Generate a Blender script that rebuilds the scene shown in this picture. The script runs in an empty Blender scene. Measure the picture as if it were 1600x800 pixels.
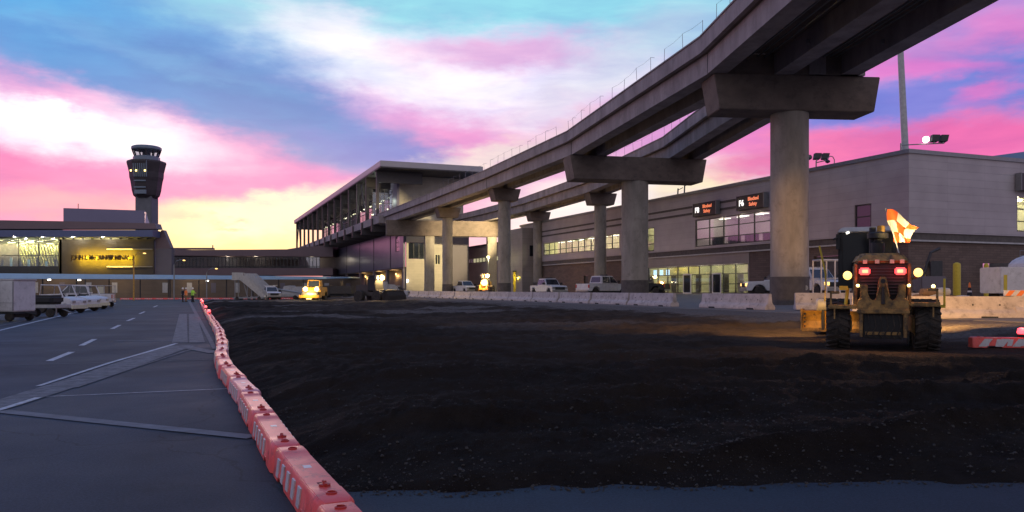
import bpy, bmesh, math, random
import numpy as np
from mathutils import Vector, Matrix
random.seed(7)
R = math.radians
SC = bpy.context.scene
COL = SC.collection
F, CX, HY, H = 1240.0, 800.0, 452.0, 1.65      # focal length in photo pixels, principal column, horizon row, eye height

# ------------------------------------------------------------------ camera
cd = bpy.data.cameras.new('camera'); cam = bpy.data.objects.new('camera', cd); COL.objects.link(cam)
cam.location = (0, 0, H); cam.rotation_euler = (R(90), 0, 0)
cd.sensor_width = 36; cd.lens = 36 * F / 1600; cd.shift_y = (HY - 400) / 1600
cd.clip_start = 0.1; cd.clip_end = 6000
SC.camera = cam
SC.view_settings.view_transform = 'Standard'; SC.view_settings.look = 'None'
SC.view_settings.exposure = 0; SC.view_settings.gamma = 1; SC.view_settings.use_curve_mapping = False
try:
    SC.cycles.max_bounces = 6; SC.cycles.transparent_max_bounces = 12; SC.cycles.sample_clamp_indirect = 4
    SC.cycles.use_denoising = True
except Exception: pass

# ------------------------------------------------------------------ world: dusk sky
def lin(c):
    return tuple(((v/255)/12.92 if v/255 <= .04045 else ((v/255+.055)/1.055)**2.4) for v in c)
W = bpy.data.worlds.new("World"); SC.world = W; W.use_nodes = True
nt = W.node_tree; N = nt.nodes; L = nt.links; N.clear()
def wn(t, **k):
    n = N.new(t)
    for a, b in k.items(): setattr(n, a, b)
    return n
def wmath(op, a, b=None, c=None, clamp=False):
    n = wn('ShaderNodeMath', operation=op); n.use_clamp = clamp
    for i, v in enumerate((a, b, c)):
        if v is None: continue
        if isinstance(v, (int, float)): n.inputs[i].default_value = v
        else: L.new(v, n.inputs[i])
    return n.outputs[0]
tc = wn('ShaderNodeTexCoord')
sep = wn('ShaderNodeSeparateXYZ'); L.new(tc.outputs['Generated'], sep.inputs[0])
az = wmath('ARCTAN2', sep.outputs[0], sep.outputs[1])
el = wmath('ARCSINE', sep.outputs[2])
def wnoise(scale, detail, off, stretch=(1, 1, 2.6)):
    m = wn('ShaderNodeMapping'); m.inputs['Scale'].default_value = stretch; m.inputs['Location'].default_value = off
    L.new(tc.outputs['Generated'], m.inputs[0])
    n = wn('ShaderNodeTexNoise'); n.inputs['Scale'].default_value = scale; n.inputs['Detail'].default_value = detail
    n.inputs['Roughness'].default_value = .58
    L.new(m.outputs[0], n.inputs['Vector']); return n
n1 = wnoise(4.2, 7, (3.1, .7, .2)); n2 = wnoise(15, 6, (1.3, 5.2, 4.4))
s1 = wn('ShaderNodeSeparateColor'); L.new(n1.outputs['Color'], s1.inputs[0])
s2 = wn('ShaderNodeSeparateColor'); L.new(n2.outputs['Color'], s2.inputs[0])
def warp(base, a, b, k1, k2):
    t = wmath('MULTIPLY_ADD', wmath('SUBTRACT', a, .5), k1, base)
    return wmath('MULTIPLY_ADD', wmath('SUBTRACT', b, .5), k2, t)
azw = warp(az, s1.outputs[0], s2.outputs[0], .09, .085)
elw = warp(el, s1.outputs[1], s2.outputs[1], .055, .05)
ev = wn('ShaderNodeMapRange'); L.new(elw, ev.inputs[0]); ev.inputs[1].default_value = -.02; ev.inputs[2].default_value = 1.2
rp = wn('ShaderNodeValToRGB'); L.new(ev.outputs[0], rp.inputs[0])
els = rp.color_ramp.elements
els[0].position = 0; els[0].color = (*lin((226, 138, 176)), 1)
els[1].position = 1; els[1].color = (*lin((84, 132, 205)), 1)
for p, c in ((.07, (240, 150, 205)), (.17, (226, 164, 222)), (.28, (150, 185, 236)), (.40, (100, 140, 205))):
    e = els.new(p); e.color = (*lin(c), 1)
cur = rp.outputs[0]
# the eastern half of the sky (behind the photographer) is a dimmer mauve and blue
bk = wn('ShaderNodeMapRange', interpolation_type='SMOOTHSTEP'); L.new(sep.outputs[1], bk.inputs[0])
bk.inputs[1].default_value = .25; bk.inputs[2].default_value = -.5
mx = wn('ShaderNodeMix', data_type='RGBA'); L.new(bk.outputs[0], mx.inputs[0]); L.new(cur, mx.inputs[6]); mx.inputs[7].default_value = (.58, .56, .62, 1)
cur = mx.outputs[2]
def cloud(px, py, rx, ry, rot, col, st=1.0, soft=.55, gain=1.0):
    """soft cloud patch centred on one direction of the sky, with its half sizes in degrees"""
    global cur
    a0 = math.atan((px-CX)/F); e0 = math.atan((HY-py)/F*math.cos(a0))
    rx = rx/F*math.cos(a0)**2; ry = ry/F*math.cos(a0)
    ca, sa = math.cos(R(rot)), math.sin(R(rot))
    da = wmath('SUBTRACT', azw, a0); de = wmath('SUBTRACT', elw, e0)
    u = wmath('ADD', wmath('MULTIPLY', da, ca/rx), wmath('MULTIPLY', de, -sa/rx))
    v = wmath('ADD', wmath('MULTIPLY', da, sa/ry), wmath('MULTIPLY', de, ca/ry))
    d = wmath('SQRT', wmath('ADD', wmath('MULTIPLY', u, u), wmath('MULTIPLY', v, v)))
    m = wn('ShaderNodeMapRange', interpolation_type='SMOOTHSTEP'); L.new(d, m.inputs[0])
    soft = min(.9, soft+.2); m.inputs[1].default_value = 1+soft; m.inputs[2].default_value = 1-soft; m.inputs[3].default_value = 0; m.inputs[4].default_value = st
    x = wn('ShaderNodeMix', data_type='RGBA'); L.new(m.outputs[0], x.inputs[0]); L.new(cur, x.inputs[6])
    c = lin(col); x.inputs[7].default_value = (c[0]*gain, c[1]*gain, c[2]*gain, 1); cur = x.outputs[2]
SKY = [
 (60, -20, 430, 80, 0, (58, 170, 234), .97, .5), (470, 0, 250, 60, 5, (160, 225, 238), .95, .6),
 (900, -20, 460, 90, 0, (150, 230, 242), .97, .5),
 (640, 188, 380, 34, 4, (228, 158, 228), .95, .5), (800, 205, 330, 36, -6, (240, 152, 214), .9, .5),
 (120, 268, 360, 66, 4, (252, 128, 196), 1, .5), (380, 275, 260, 56, 8, (248, 138, 212), .97, .5),
 (720, 112, 270, 56, 4, (253, 248, 255), 1, .45, 1.15), (560, 75, 130, 34, 24, (250, 248, 252), .9, .6, 1.1),
 (790, 86, 150, 24, 2, (240, 172, 224), .8, .6), (900, 150, 110, 24, -14, (252, 240, 250), .9, .6), (1000, 70, 120, 40, -20, (205, 225, 240), .7, .6),
 (90, 190, 260, 44, 8, (253, 250, 255), 1, .45, 1.2), (60, 138, 130, 18, 14, (240, 160, 222), .8, .6),
 (260, 70, 260, 34, 4, (96, 186, 236), .8, .6), (210, 118, 290, 40, 8, (62, 154, 222), .97, .35), (430, 165, 230, 62, 22, (72, 148, 218), .98, .35), (590, 236, 130, 24, 12, (104, 134, 216), .9, .5),
 (330, 112, 150, 24, 12, (58, 142, 210), .85, .6), (250, 88, 170, 12, 8, (120, 190, 238), .35, .8),
 (365, 352, 150, 36, -6, (255, 248, 200), 1, .4, 1.1), (350, 380, 160, 22, 0, (255, 236, 176), 1, .5, 1.1), (440, 334, 110, 26, -14, (255, 250, 214), .95, .5, 1.15),
 (80, 322, 200, 20, 0, (255, 170, 192), .8, .6), (370, 350, 26, 4, -3, (240, 190, 170), .7, .7), (300, 345, 30, 6, -3, (250, 200, 190), .6, .7),
 (760, 240, 170, 20, -16, (255, 236, 226), .9, .5), (960, 305, 210, 55, -14, (255, 242, 230), 1, .5, 1.2), (1110, 290, 90, 22, -18, (255, 238, 196), 1, .5, 1.15),
 (1150, 212, 170, 28, -8, (240, 132, 208), .95, .5), (1190, 262, 110, 18, -8, (255, 140, 190), .85, .5),
 (1480, 60, 260, 110, 0, (218, 146, 218), .97, .5), (1440, 12, 240, 36, -10, (168, 146, 224), .85, .5), (1560, 62, 80, 26, 0, (234, 134, 210), .85, .6),
 (1450, 160, 280, 36, 0, (146, 136, 224), .97, .4), (1575, 118, 130, 40, 10, (84, 138, 224), .98, .5), (1320, 165, 110, 24, 0, (120, 132, 222), .9, .5),
 (1530, 148, 60, 14, -6, (238, 124, 206), .85, .6), (1430, 106, 110, 16, 10, (240, 126, 210), .85, .6),
 (1480, 226, 350, 38, 0, (252, 110, 182), 1, .4), (1280, 240, 90, 26, 0, (255, 120, 180), .9, .5),
]
for s in SKY: cloud(*s)
# fine streaked structure of the cloud sheet
n3 = wnoise(9, 9, (7.7, 2.2, 1.1), (1, 1, 4.5)); n3.inputs['Distortion'].default_value = .35
fm = wn('ShaderNodeMapRange'); L.new(n3.outputs[0], fm.inputs[0]); fm.inputs[1].default_value = .32; fm.inputs[2].default_value = .70; fm.inputs[3].default_value = .50; fm.inputs[4].default_value = 0
fx = wn('ShaderNodeMix', data_type='RGBA', blend_type='MULTIPLY'); L.new(fm.outputs[0], fx.inputs[0]); L.new(cur, fx.inputs[6]); fx.inputs[7].default_value = (.50, .50, .80, 1); cur = fx.outputs[2]
bg = wn('ShaderNodeBackground'); L.new(cur, bg.inputs[0]); bg.inputs[1].default_value = .98
sky = wn('ShaderNodeTexSky', sky_type='NISHITA'); sky.sun_disc = False; sky.sun_elevation = R(2.5); sky.sun_rotation = R(-19)
bg2 = wn('ShaderNodeBackground'); L.new(sky.outputs[0], bg2.inputs[0]); bg2.inputs[1].default_value = .02
ad = wn('ShaderNodeAddShader'); L.new(bg.outputs[0], ad.inputs[0]); L.new(bg2.outputs[0], ad.inputs[1])
wo = wn('ShaderNodeOutputWorld'); L.new(ad.outputs[0], wo.inputs[0])
W.cycles.sampling_method = 'MANUAL'; W.cycles.sample_map_resolution = 512

sl = bpy.data.lights.new('sun', 'SUN'); sl.energy = .35; sl.angle = R(10); sl.color = (1, .62, .55)
so = bpy.data.objects.new('sun', sl); COL.objects.link(so)
so.rotation_euler = Vector((math.sin(R(-19)), math.cos(R(-19)), math.tan(R(2.5)))).to_track_quat('Z', 'Y').to_euler()

# ------------------------------------------------------------------ materials
M = {}
def mat(name, col, rough=.8, metal=0, var=0, vscale=2, bump=0, bscale=20, emit=None, est=0, stretch=(1, 1, 1), col2=None, spec=.5, dirt=0):
    m = bpy.data.materials.new(name); m.use_nodes = True; n = m.node_tree.nodes; l = m.node_tree.links
    b = n['Principled BSDF']; b.inputs['Base Color'].default_value = (*col, 1); b.inputs['Roughness'].default_value = rough
    b.inputs['Metallic'].default_value = metal; b.inputs['Specular IOR Level'].default_value = spec
    if var or bump or dirt:
        t = n.new('ShaderNodeTexCoord'); mp = n.new('ShaderNodeMapping'); mp.inputs['Scale'].default_value = stretch
        l.new(t.outputs['Object'], mp.inputs[0])
    if var:
        a = n.new('ShaderNodeTexNoise'); a.inputs['Scale'].default_value = vscale; a.inputs['Detail'].default_value = 8; a.inputs['Roughness'].default_value = .65
        l.new(mp.outputs[0], a.inputs['Vector'])
        r = n.new('ShaderNodeMapRange'); l.new(a.outputs[0], r.inputs[0]); r.inputs[1].default_value = .3; r.inputs[2].default_value = .7
        x = n.new('ShaderNodeMix'); x.data_type = 'RGBA'; l.new(r.outputs[0], x.inputs[0])
        c2 = col2 or tuple(min(1, c*(1+var)) for c in col); c1 = col if col2 else tuple(c*(1-var) for c in col)
        x.inputs[6].default_value = (*c1, 1); x.inputs[7].default_value = (*c2, 1)
        l.new(x.outputs[2], b.inputs['Base Color'])
        r2 = n.new('ShaderNodeMapRange'); l.new(a.outputs[0], r2.inputs[0]); r2.inputs[3].default_value = max(.05, rough-.12); r2.inputs[4].default_value = min(1, rough+.12)
        l.new(r2.outputs[0], b.inputs['Roughness'])
    if bump:
        a2 = n.new('ShaderNodeTexNoise'); a2.inputs['Scale'].default_value = bscale; a2.inputs['Detail'].default_value = 6
        l.new(mp.outputs[0], a2.inputs['Vector'])
        bu = n.new('ShaderNodeBump'); bu.inputs['Strength'].default_value = bump; bu.inputs['Distance'].default_value = .05
        l.new(a2.outputs[0], bu.inputs['Height']); l.new(bu.outputs[0], b.inputs['Normal'])
    if emit:
        b.inputs['Emission Color'].default_value = (*emit, 1); b.inputs['Emission Strength'].default_value = est
    M[name] = m; return m
def panel_mat(name, col, bw, bh, axis='x', gap=.02, rough=.5, metal=0, dark=.45, var=.08, offset=0.0):
    """cladding panels or masonry: joints from a brick texture laid on the wall plane in object space"""
    m = mat(name, col, rough, metal); n = m.node_tree.nodes; l = m.node_tree.links; b = n['Principled BSDF']
    t = n.new('ShaderNodeTexCoord'); s = n.new('ShaderNodeSeparateXYZ'); l.new(t.outputs['Object'], s.inputs[0])
    c = n.new('ShaderNodeCombineXYZ')
    ad = n.new('ShaderNodeMath'); ad.operation = 'ADD'; l.new(s.outputs[0], ad.inputs[0]); l.new(s.outputs[1], ad.inputs[1])
    l.new(ad.outputs[0], c.inputs[0]); l.new(s.outputs[2], c.inputs[1])
    k = n.new('ShaderNodeTexBrick'); l.new(c.outputs[0], k.inputs['Vector']); k.offset = offset; k.squash = 1
    k.inputs['Scale'].default_value = 1; k.inputs['Brick Width'].default_value = bw; k.inputs['Row Height'].default_value = bh
    k.inputs['Mortar Size'].default_value = gap; k.inputs['Mortar Smooth'].default_value = .1; k.inputs['Bias'].default_value = 0
    k.inputs['Color1'].default_value = (*[v*(1-var) for v in col], 1); k.inputs['Color2'].default_value = (*[min(1, v*(1+var)) for v in col], 1)
    k.inputs['Mortar'].default_value = (*[v*dark for v in col], 1)
    a = n.new('ShaderNodeTexNoise'); a.inputs['Scale'].default_value = .5; a.inputs['Detail'].default_value = 8; l.new(t.outputs['Object'], a.inputs['Vector'])
    r = n.new('ShaderNodeMapRange'); l.new(a.outputs[0], r.inputs[0]); r.inputs[1].default_value = .3; r.inputs[2].default_value = .7; r.inputs[3].default_value = .86; r.inputs[4].default_value = 1.08
    x = n.new('ShaderNodeVectorMath'); x.operation = 'SCALE'; l.new(k.outputs['Color'], x.inputs[0]); l.new(r.outputs[0], x.inputs['Scale'])
    l.new(x.outputs[0], b.inputs['Base Color'])
    bu = n.new('ShaderNodeBump'); bu.inputs['Strength'].default_value = .5; bu.inputs['Distance'].default_value = .02; bu.invert = True
    l.new(k.outputs['Fac'], bu.inputs['Height']); l.new(bu.outputs[0], b.inputs['Normal'])
    return m
def glass_mat(name, tint=(.8, .85, .85), base=.10):
    m = bpy.data.materials.new(name); m.use_nodes = True; n = m.node_tree.nodes; l = m.node_tree.links; n.clear()
    tr = n.new('ShaderNodeBsdfTransparent'); tr.inputs[0].default_value = (*tint, 1)
    g = n.new('ShaderNodeBsdfGlossy'); g.inputs['Roughness'].default_value = .03; g.inputs[0].default_value = (.9, .9, .95, 1)
    fr = n.new('ShaderNodeLayerWeight'); fr.inputs[0].default_value = .5
    po = n.new('ShaderNodeMath'); po.operation = 'POWER'; l.new(fr.outputs['Facing'], po.inputs[0]); po.inputs[1].default_value = 4
    ma = n.new('ShaderNodeMath'); ma.operation = 'MULTIPLY_ADD'; ma.use_clamp = True; l.new(po.outputs[0], ma.inputs[0]); ma.inputs[1].default_value = .6; ma.inputs[2].default_value = base
    mi = n.new('ShaderNodeMixShader'); l.new(ma.outputs[0], mi.inputs[0]); l.new(tr.outputs[0], mi.inputs[1]); l.new(g.outputs[0], mi.inputs[2])
    o = n.new('ShaderNodeOutputMaterial'); l.new(mi.outputs[0], o.inputs[0]); M[name] = m; return m
def lamp_mat(name, col, st):
    return mat(name, (.6, .6, .6), .4, emit=col, est=st)

mat('girder_concrete', (.315, .268, .265), .85, var=.34, vscale=.7, bump=.15, bscale=14, stretch=(1, 1, .35))
mat('cap_and_shade_concrete', (.17, .13, .11), .9, var=.38, vscale=.7, bump=.2, bscale=10, stretch=(.6, .6, 1))
mat('column_concrete', (.32, .28, .24), .85, var=.32, vscale=.9, bump=.15, bscale=10, stretch=(1, 1, .3))
mat('dark_band', (.10, .085, .08), .8, var=.3, vscale=3)
mat('barrier_concrete', (.48, .42, .41), .85, var=.22, vscale=2.2, bump=.2, bscale=25)
mat('apron_concrete', (.17, .155, .15), .85, var=.2, vscale=.4, bump=.1, bscale=20)
panel_mat('cladding', (.40, .355, .375), 4.2, .62, gap=.014, rough=.42, dark=.78, var=.05)
panel_mat('lower_cladding', (.31, .265, .245), 3.0, .9, gap=.015, rough=.6, dark=.7, var=.04)
panel_mat('brick', (.15, .105, .09), .8, .2, gap=.012, rough=.85, dark=.6, var=.14, offset=.5)
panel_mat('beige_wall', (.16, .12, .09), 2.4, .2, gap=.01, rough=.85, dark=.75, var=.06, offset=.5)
panel_mat('station_panel', (.48, .42, .33), 1.6, .5, gap=.012, rough=.5, dark=.75, var=.03)
panel_mat('blue_panel', (.17, .17, .24), 6, 20, gap=.03, rough=.28, metal=.55, dark=.3, var=.05)
mat('mauve_wall', (.15, .13, .155), .6, var=.1, vscale=.4)
mat('mauve_panel', (.19, .17, .27), .45, var=.06, vscale=.3)
mat('rose_fascia', (.17, .115, .13), .55, var=.08, vscale=.3)
mat('blue_fascia', (.10, .12, .23), .35, metal=.3, var=.08, vscale=.3)
mat('canopy_metal', (.38, .60, .88), .35, metal=.1, var=.06, vscale=.6)  # sky reflection on the canopy fascia is put into this blue base colour
mat('dark_steel', (.05, .05, .055), .5, metal=.4, var=.2, vscale=4)
mat('station_steel', (.085, .075, .08), .5, metal=.3, var=.15, vscale=2)
mat('grey_steel', (.25, .25, .26), .45, metal=.6, var=.15, vscale=4)
mat('roof_metal', (.42, .38, .40), .4, metal=.3, var=.08, vscale=.5)
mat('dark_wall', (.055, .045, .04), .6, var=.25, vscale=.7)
mat('tower_concrete', (.15, .15, .17), .8, var=.15, vscale=.2)
mat('tower_dark', (.045, .035, .04), .6, var=.3, vscale=.3)
mat('tower_cab', (.16, .2, .26), .4, var=.1, vscale=.3)
mat('white_paint', (.62, .60, .62), .35, var=.1, vscale=3)
mat('cart_white', (.62, .60, .60), .4, var=.1, vscale=2.5, bump=.04, bscale=4)
mat('cream_paint', (.62, .58, .42), .5, var=.12, vscale=5)
mat('dull_white', (.42, .41, .41), .5, var=.2, vscale=3)
mat('chassis_black', (.02, .02, .022), .7, var=.3, vscale=6)
mat('rubber', (.018, .017, .017), .85, var=.35, vscale=9, bump=.3, bscale=30)
mat('rim_grey', (.32, .31, .31), .45, metal=.5, var=.2, vscale=8)
mat('dark_glass', (.015, .02, .03), .06, spec=.9)
mat('cab_glass', (.012, .014, .018), .15, spec=.25)
mat('cat_yellow', (.50, .27, .05), .5, var=.25, vscale=5, bump=.08, bscale=14)
mat('grader_tan', (.30, .175, .05), .55, var=.5, vscale=6, bump=.1, bscale=14)
mat('yellow_paint', (.62, .47, .04), .5, var=.15, vscale=4)
mat('barricade_orange', (.86, .075, .06), .42, var=.12, vscale=6, bump=.06, bscale=12, col2=(.86, .15, .13))
mat('barricade_faded', (.84, .17, .16), .45, var=.2, vscale=5, col2=(.76, .36, .40))
mat('barricade_red', (.45, .03, .02), .5, var=.15, vscale=9)
mat('reflective_white', (.62, .60, .62), .4, var=.1, vscale=30)
mat('hole_dark', (.06, .008, .008), .9)
mat('marking_white', (.42, .45, .50), .7, var=.45, vscale=5)
mat('marking_faint', (.12, .135, .16), .85, var=.4, vscale=3)
mat('marking_worn', (.13, .145, .17), .8, var=.4, vscale=3)
mat('hi_vis_green', (.35, .75, .06), .7, var=.1, vscale=20)
mat('hi_vis_orange', (.85, .22, .05), .7, var=.1, vscale=20)
mat('dark_cloth', (.02, .02, .03), .9, var=.3, vscale=15)
mat('tan_cloth', (.20, .12, .07), .9, var=.3, vscale=15)
mat('skin', (.42, .25, .18), .6)
mat('helmet_white', (.75, .75, .75), .3)
mat('flag_orange', (.85, .13, .02), .8); mat('flag_white', (.75, .70, .55), .8)
for k in ('flag_orange', 'flag_white'):
    b = M[k].node_tree.nodes['Principled BSDF']; b.inputs['Subsurface Weight'].default_value = 0
mat('sign_black', (.008, .008, .01), .4)
mat('letter_brown', (.05, .025, .01), .6)
mat('interior_wall', (.42, .40, .26), .8, var=.15, vscale=1)
mat('interior_mauve', (.40, .34, .42), .8)
mat('seat_blue', (.03, .04, .07), .6)
mat('slat_yellow', (.45, .42, .18), .5, var=.1)
mat('blue_tail', (.10, .22, .40), .3, metal=.2)
mat('soil', (.032, .026, .022), .95, var=.4, vscale=6, bump=.5, bscale=20)
mat('litter_blue', (.3, .45, .6), .6, var=.3, vscale=20)
mat('puddle_water', (.02, .02, .02), .08)
glass_mat('glass'); glass_mat('station_glass', (.75, .78, .82), .16)
lamp_mat('lamp_white', (1, .93, .8), 9); lamp_mat('lamp_warm', (1, .5, .14), 3); lamp_mat('lamp_yellow', (1, .74, .22), 4)
lamp_mat('lamp_red', (1, .02, .02), 1.6); lamp_mat('lamp_redcore', (1, .30, .10), 2.6); lamp_mat('beacon_red', (1, .05, .07), 3); lamp_mat('ceiling_lamp', (1, .9, .5), 6); lamp_mat('strip_lamp', (1, .95, .8), 2.6)
lamp_mat('sign_white', (1, .97, .92), 1.3); lamp_mat('led_orange', (1, .18, .015), .9); lamp_mat('screen_blue', (.55, .75, 1), 2)
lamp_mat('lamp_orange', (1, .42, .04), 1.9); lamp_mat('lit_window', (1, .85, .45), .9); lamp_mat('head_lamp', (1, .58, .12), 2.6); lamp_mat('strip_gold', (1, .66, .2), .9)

# ------------------------------------------------------------------ mesh helpers
def grime(name, col, amount, scale=7.0, lo=.52, hi=.68):
    """scuffs and dried splashes with a shape of their own over an existing material"""
    m = M[name]; n = m.node_tree.nodes; l = m.node_tree.links; b = n['Principled BSDF']; lk = b.inputs['Base Color'].links
    t = n.new('ShaderNodeTexCoord'); oi = n.new('ShaderNodeObjectInfo'); ad = n.new('ShaderNodeVectorMath'); ad.operation = 'ADD'
    l.new(t.outputs['Object'], ad.inputs[0]); l.new(oi.outputs['Location'], ad.inputs[1])
    a = n.new('ShaderNodeTexNoise'); a.inputs['Scale'].default_value = scale; a.inputs['Detail'].default_value = 9; a.inputs['Roughness'].default_value = .75; l.new(ad.outputs[0], a.inputs['Vector'])
    r = n.new('ShaderNodeMapRange'); l.new(a.outputs[0], r.inputs[0])
    for i, v in enumerate((lo, hi, 0, amount)): r.inputs[i+1].default_value = v
    x = n.new('ShaderNodeMix'); x.data_type = 'RGBA'; l.new(r.outputs[0], x.inputs[0]); x.inputs[7].default_value = (*col, 1)
    if lk: l.new(lk[0].from_socket, x.inputs[6])
    else: x.inputs[6].default_value = b.inputs['Base Color'].default_value
    l.new(x.outputs[2], b.inputs['Base Color'])
grime('barricade_orange', (.10, .035, .03), .65); grime('barricade_faded', (.10, .05, .045), .6); grime('reflective_white', (.2, .12, .1), .45, 12)
grime('grader_tan', (.035, .025, .018), .9, 4, .45, .62); grime('cat_yellow', (.05, .03, .02), .8, 4); grime('barrier_concrete', (.10, .085, .08), .7, 3)
grime('cart_white', (.18, .17, .16), .5, 3); grime('white_paint', (.2, .18, .17), .4, 3); grime('rubber', (.06, .045, .035), .9, 5, .42, .6)
grime('girder_concrete', (.14, .12, .115), .4, 1.2); grime('column_concrete', (.15, .12, .10), .5, 1.5); grime('cap_and_shade_concrete', (.06, .05, .045), .6, 1.5)
grime('marking_white', (.06, .068, .08), .6, 6, .5, .66); grime('marking_worn', (.03, .04, .05), .9, 4, .42, .62); grime('apron_concrete', (.07, .065, .06), .6, .8)
class MB:
    def __init__(s): s.v = []; s.f = []; s.mi = []; s.cur = 0
    def add(s, vs, fs):
        o = len(s.v); s.v += [tuple(v) for v in vs]
        for f in fs: s.f.append(tuple(i+o for i in f)); s.mi.append(s.cur)
        return s
    def box(s, x0, x1, y0, y1, z0, z1):
        if x0 > x1: x0, x1 = x1, x0
        if y0 > y1: y0, y1 = y1, y0
        if z0 > z1: z0, z1 = z1, z0
        return s.hex([(x0, y0, z0), (x1, y0, z0), (x1, y1, z0), (x0, y1, z0), (x0, y0, z1), (x1, y0, z1), (x1, y1, z1), (x0, y1, z1)])
    def hex(s, p):
        return s.add(p, [(0, 3, 2, 1), (4, 5, 6, 7), (0, 1, 5, 4), (1, 2, 6, 5), (2, 3, 7, 6), (3, 0, 4, 7)])
    def prism(s, poly, a0, a1, axis='y'):
        """poly of 2-D points extruded along an axis; y: (x,z), x: (y,z), z: (x,y)"""
        n = len(poly)
        def p(q, a): return {'y': (q[0], a, q[1]), 'x': (a, q[0], q[1]), 'z': (q[0], q[1], a)}[axis]
        vs = [p(q, a0) for q in poly]+[p(q, a1) for q in poly]
        fs = [tuple(range(n))[::-1], tuple(range(n, 2*n))]+[(i, (i+1) % n, (i+1) % n+n, i+n) for i in range(n)]
        return s.add(vs, fs)
    def tube(s, pts, r, n=8, cap=True):
        pts = [Vector(p) for p in pts]; rs = r if isinstance(r, (list, tuple)) else [r]*len(pts); vs = []; fs = []
        up = None
        for i, p in enumerate(pts):
            d = (pts[min(i+1, len(pts)-1)]-pts[max(i-1, 0)]).normalized()
            a = d.cross(Vector((0, 0, 1)) if abs(d.z) < .95 else Vector((1, 0, 0))).normalized(); b = d.cross(a)
            for k in range(n):
                t = 2*math.pi*k/n; vs.append(p+(a*math.cos(t)+b*math.sin(t))*rs[i])
        for i in range(len(pts)-1):
            for k in range(n):
                fs.append((i*n+k, i*n+(k+1) % n, (i+1)*n+(k+1) % n, (i+1)*n+k))
        if cap: fs += [tuple(range(n))[::-1], tuple(range((len(pts)-1)*n, len(pts)*n))]
        return s.add(vs, fs)
    def lathe(s, prof, n=24, c=(0, 0, 0), axis='z'):
        vs = []; fs = []
        for r, a in prof:
            for k in range(n):
                t = 2*math.pi*k/n; x, y = r*math.cos(t), r*math.sin(t)
                q = {'z': (x, y, a), 'x': (a, x, y), 'y': (x, a, y)}[axis]
                vs.append((q[0]+c[0], q[1]+c[1], q[2]+c[2]))
        for i in range(len(prof)-1):
            for k in range(n): fs.append((i*n+k, i*n+(k+1) % n, (i+1)*n+(k+1) % n, (i+1)*n+k))
        fs += [tuple(range(n))[::-1], tuple(range((len(prof)-1)*n, len(prof)*n))]
        return s.add(vs, fs)
    def build(s, name, m, parent=None, loc=(0, 0, 0), rot=0, smooth=False, bevel=0, seg=2):
        me = bpy.data.meshes.new(name); me.from_pydata(s.v, [], s.f)
        ms = m if isinstance(m, (list, tuple)) else [m]
        for k in ms: me.materials.append(M[k])
        if len(ms) > 1: me.polygons.foreach_set('material_index', s.mi)
        bm = bmesh.new(); bm.from_mesh(me); bmesh.ops.recalc_face_normals(bm, faces=bm.faces[:])
        if bevel:
            es = [e for e in bm.edges if len(e.link_faces) == 2 and e.calc_face_angle(0) > .5]
            try: bmesh.ops.bevel(bm, geom=es, offset=bevel, segments=seg, affect='EDGES', clamp_overlap=True)
            except Exception: pass
        bm.to_mesh(me); bm.free()
        if smooth:
            me.polygons.foreach_set('use_smooth', [True]*len(me.polygons))
            try: me.set_sharp_from_angle(angle=R(38))
            except Exception: pass
        o = bpy.data.objects.new(name, me); COL.objects.link(o); o.location = loc; o.rotation_euler = (0, 0, rot)
        if parent: o.parent = parent
        return o
def thing(name, label, cat, loc=(0, 0, 0), rot=0, group=None):
    o = bpy.data.objects.new(name, None); COL.objects.link(o); o.location = loc; o.rotation_euler = (0, 0, rot)
    o['label'] = label; o['category'] = cat
    if group: o['group'] = group
    return o
def tag(o, label, cat, group=None):
    o['label'] = label; o['category'] = cat
    if group: o['group'] = group
    return o
def struct(o): o['kind'] = 'structure'; return o
def copy_tree(o, parent=None):
    c = o.copy(); COL.objects.link(c)
    if parent: c.parent = parent
    for ch in list(o.children): copy_tree(ch, c)
    return c
def place(proto, loc, rot, label, group=None, scale=None):
    c = copy_tree(proto); c.location = loc; c.rotation_euler = (0, 0, rot); c['label'] = label
    if group: c['group'] = group
    return c
def lamp(name, parent, loc, power, col, size=.1, spot=None, target=None, blend=.4):
    d = bpy.data.lights.new(name, 'SPOT' if spot else 'POINT'); d.energy = power; d.color = col; d.shadow_soft_size = size
    if spot: d.spot_size = R(spot); d.spot_blend = blend
    o = bpy.data.objects.new(name, d); COL.objects.link(o); o.location = loc
    if target is not None:
        o.rotation_euler = (Vector(target)-Vector(loc)).to_track_quat('-Z', 'Y').to_euler()
    if parent: o.parent = parent
    return o
def text(body, size, m, parent, loc, rx=90, rz=0, name='lettering', depth=.01, align='CENTER', sx=1.0, bold=0):
    c = bpy.data.curves.new(name, 'FONT'); c.body = body; c.size = size; c.extrude = depth; c.align_x = align; c.align_y = 'CENTER'; c.offset = bold
    t = bpy.data.objects.new('t', c); COL.objects.link(t)
    dg = bpy.context.evaluated_depsgraph_get(); me = bpy.data.meshes.new_from_object(t.evaluated_get(dg))
    bpy.data.objects.remove(t); me.materials.clear(); me.materials.append(M[m]); me.name = name
    o = bpy.data.objects.new(name, me); COL.objects.link(o); o.location = loc; o.rotation_euler = (R(rx), 0, R(rz)); o.scale = (sx, 1, 1)
    if parent: o.parent = parent
    return o
def XZ(px, py, Y): return ((px-CX)/F*Y, H+(HY-py)/F*Y)
ONES = 'first second third fourth fifth sixth seventh eighth ninth tenth eleventh twelfth thirteenth fourteenth fifteenth sixteenth seventeenth eighteenth nineteenth'.split()
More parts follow.
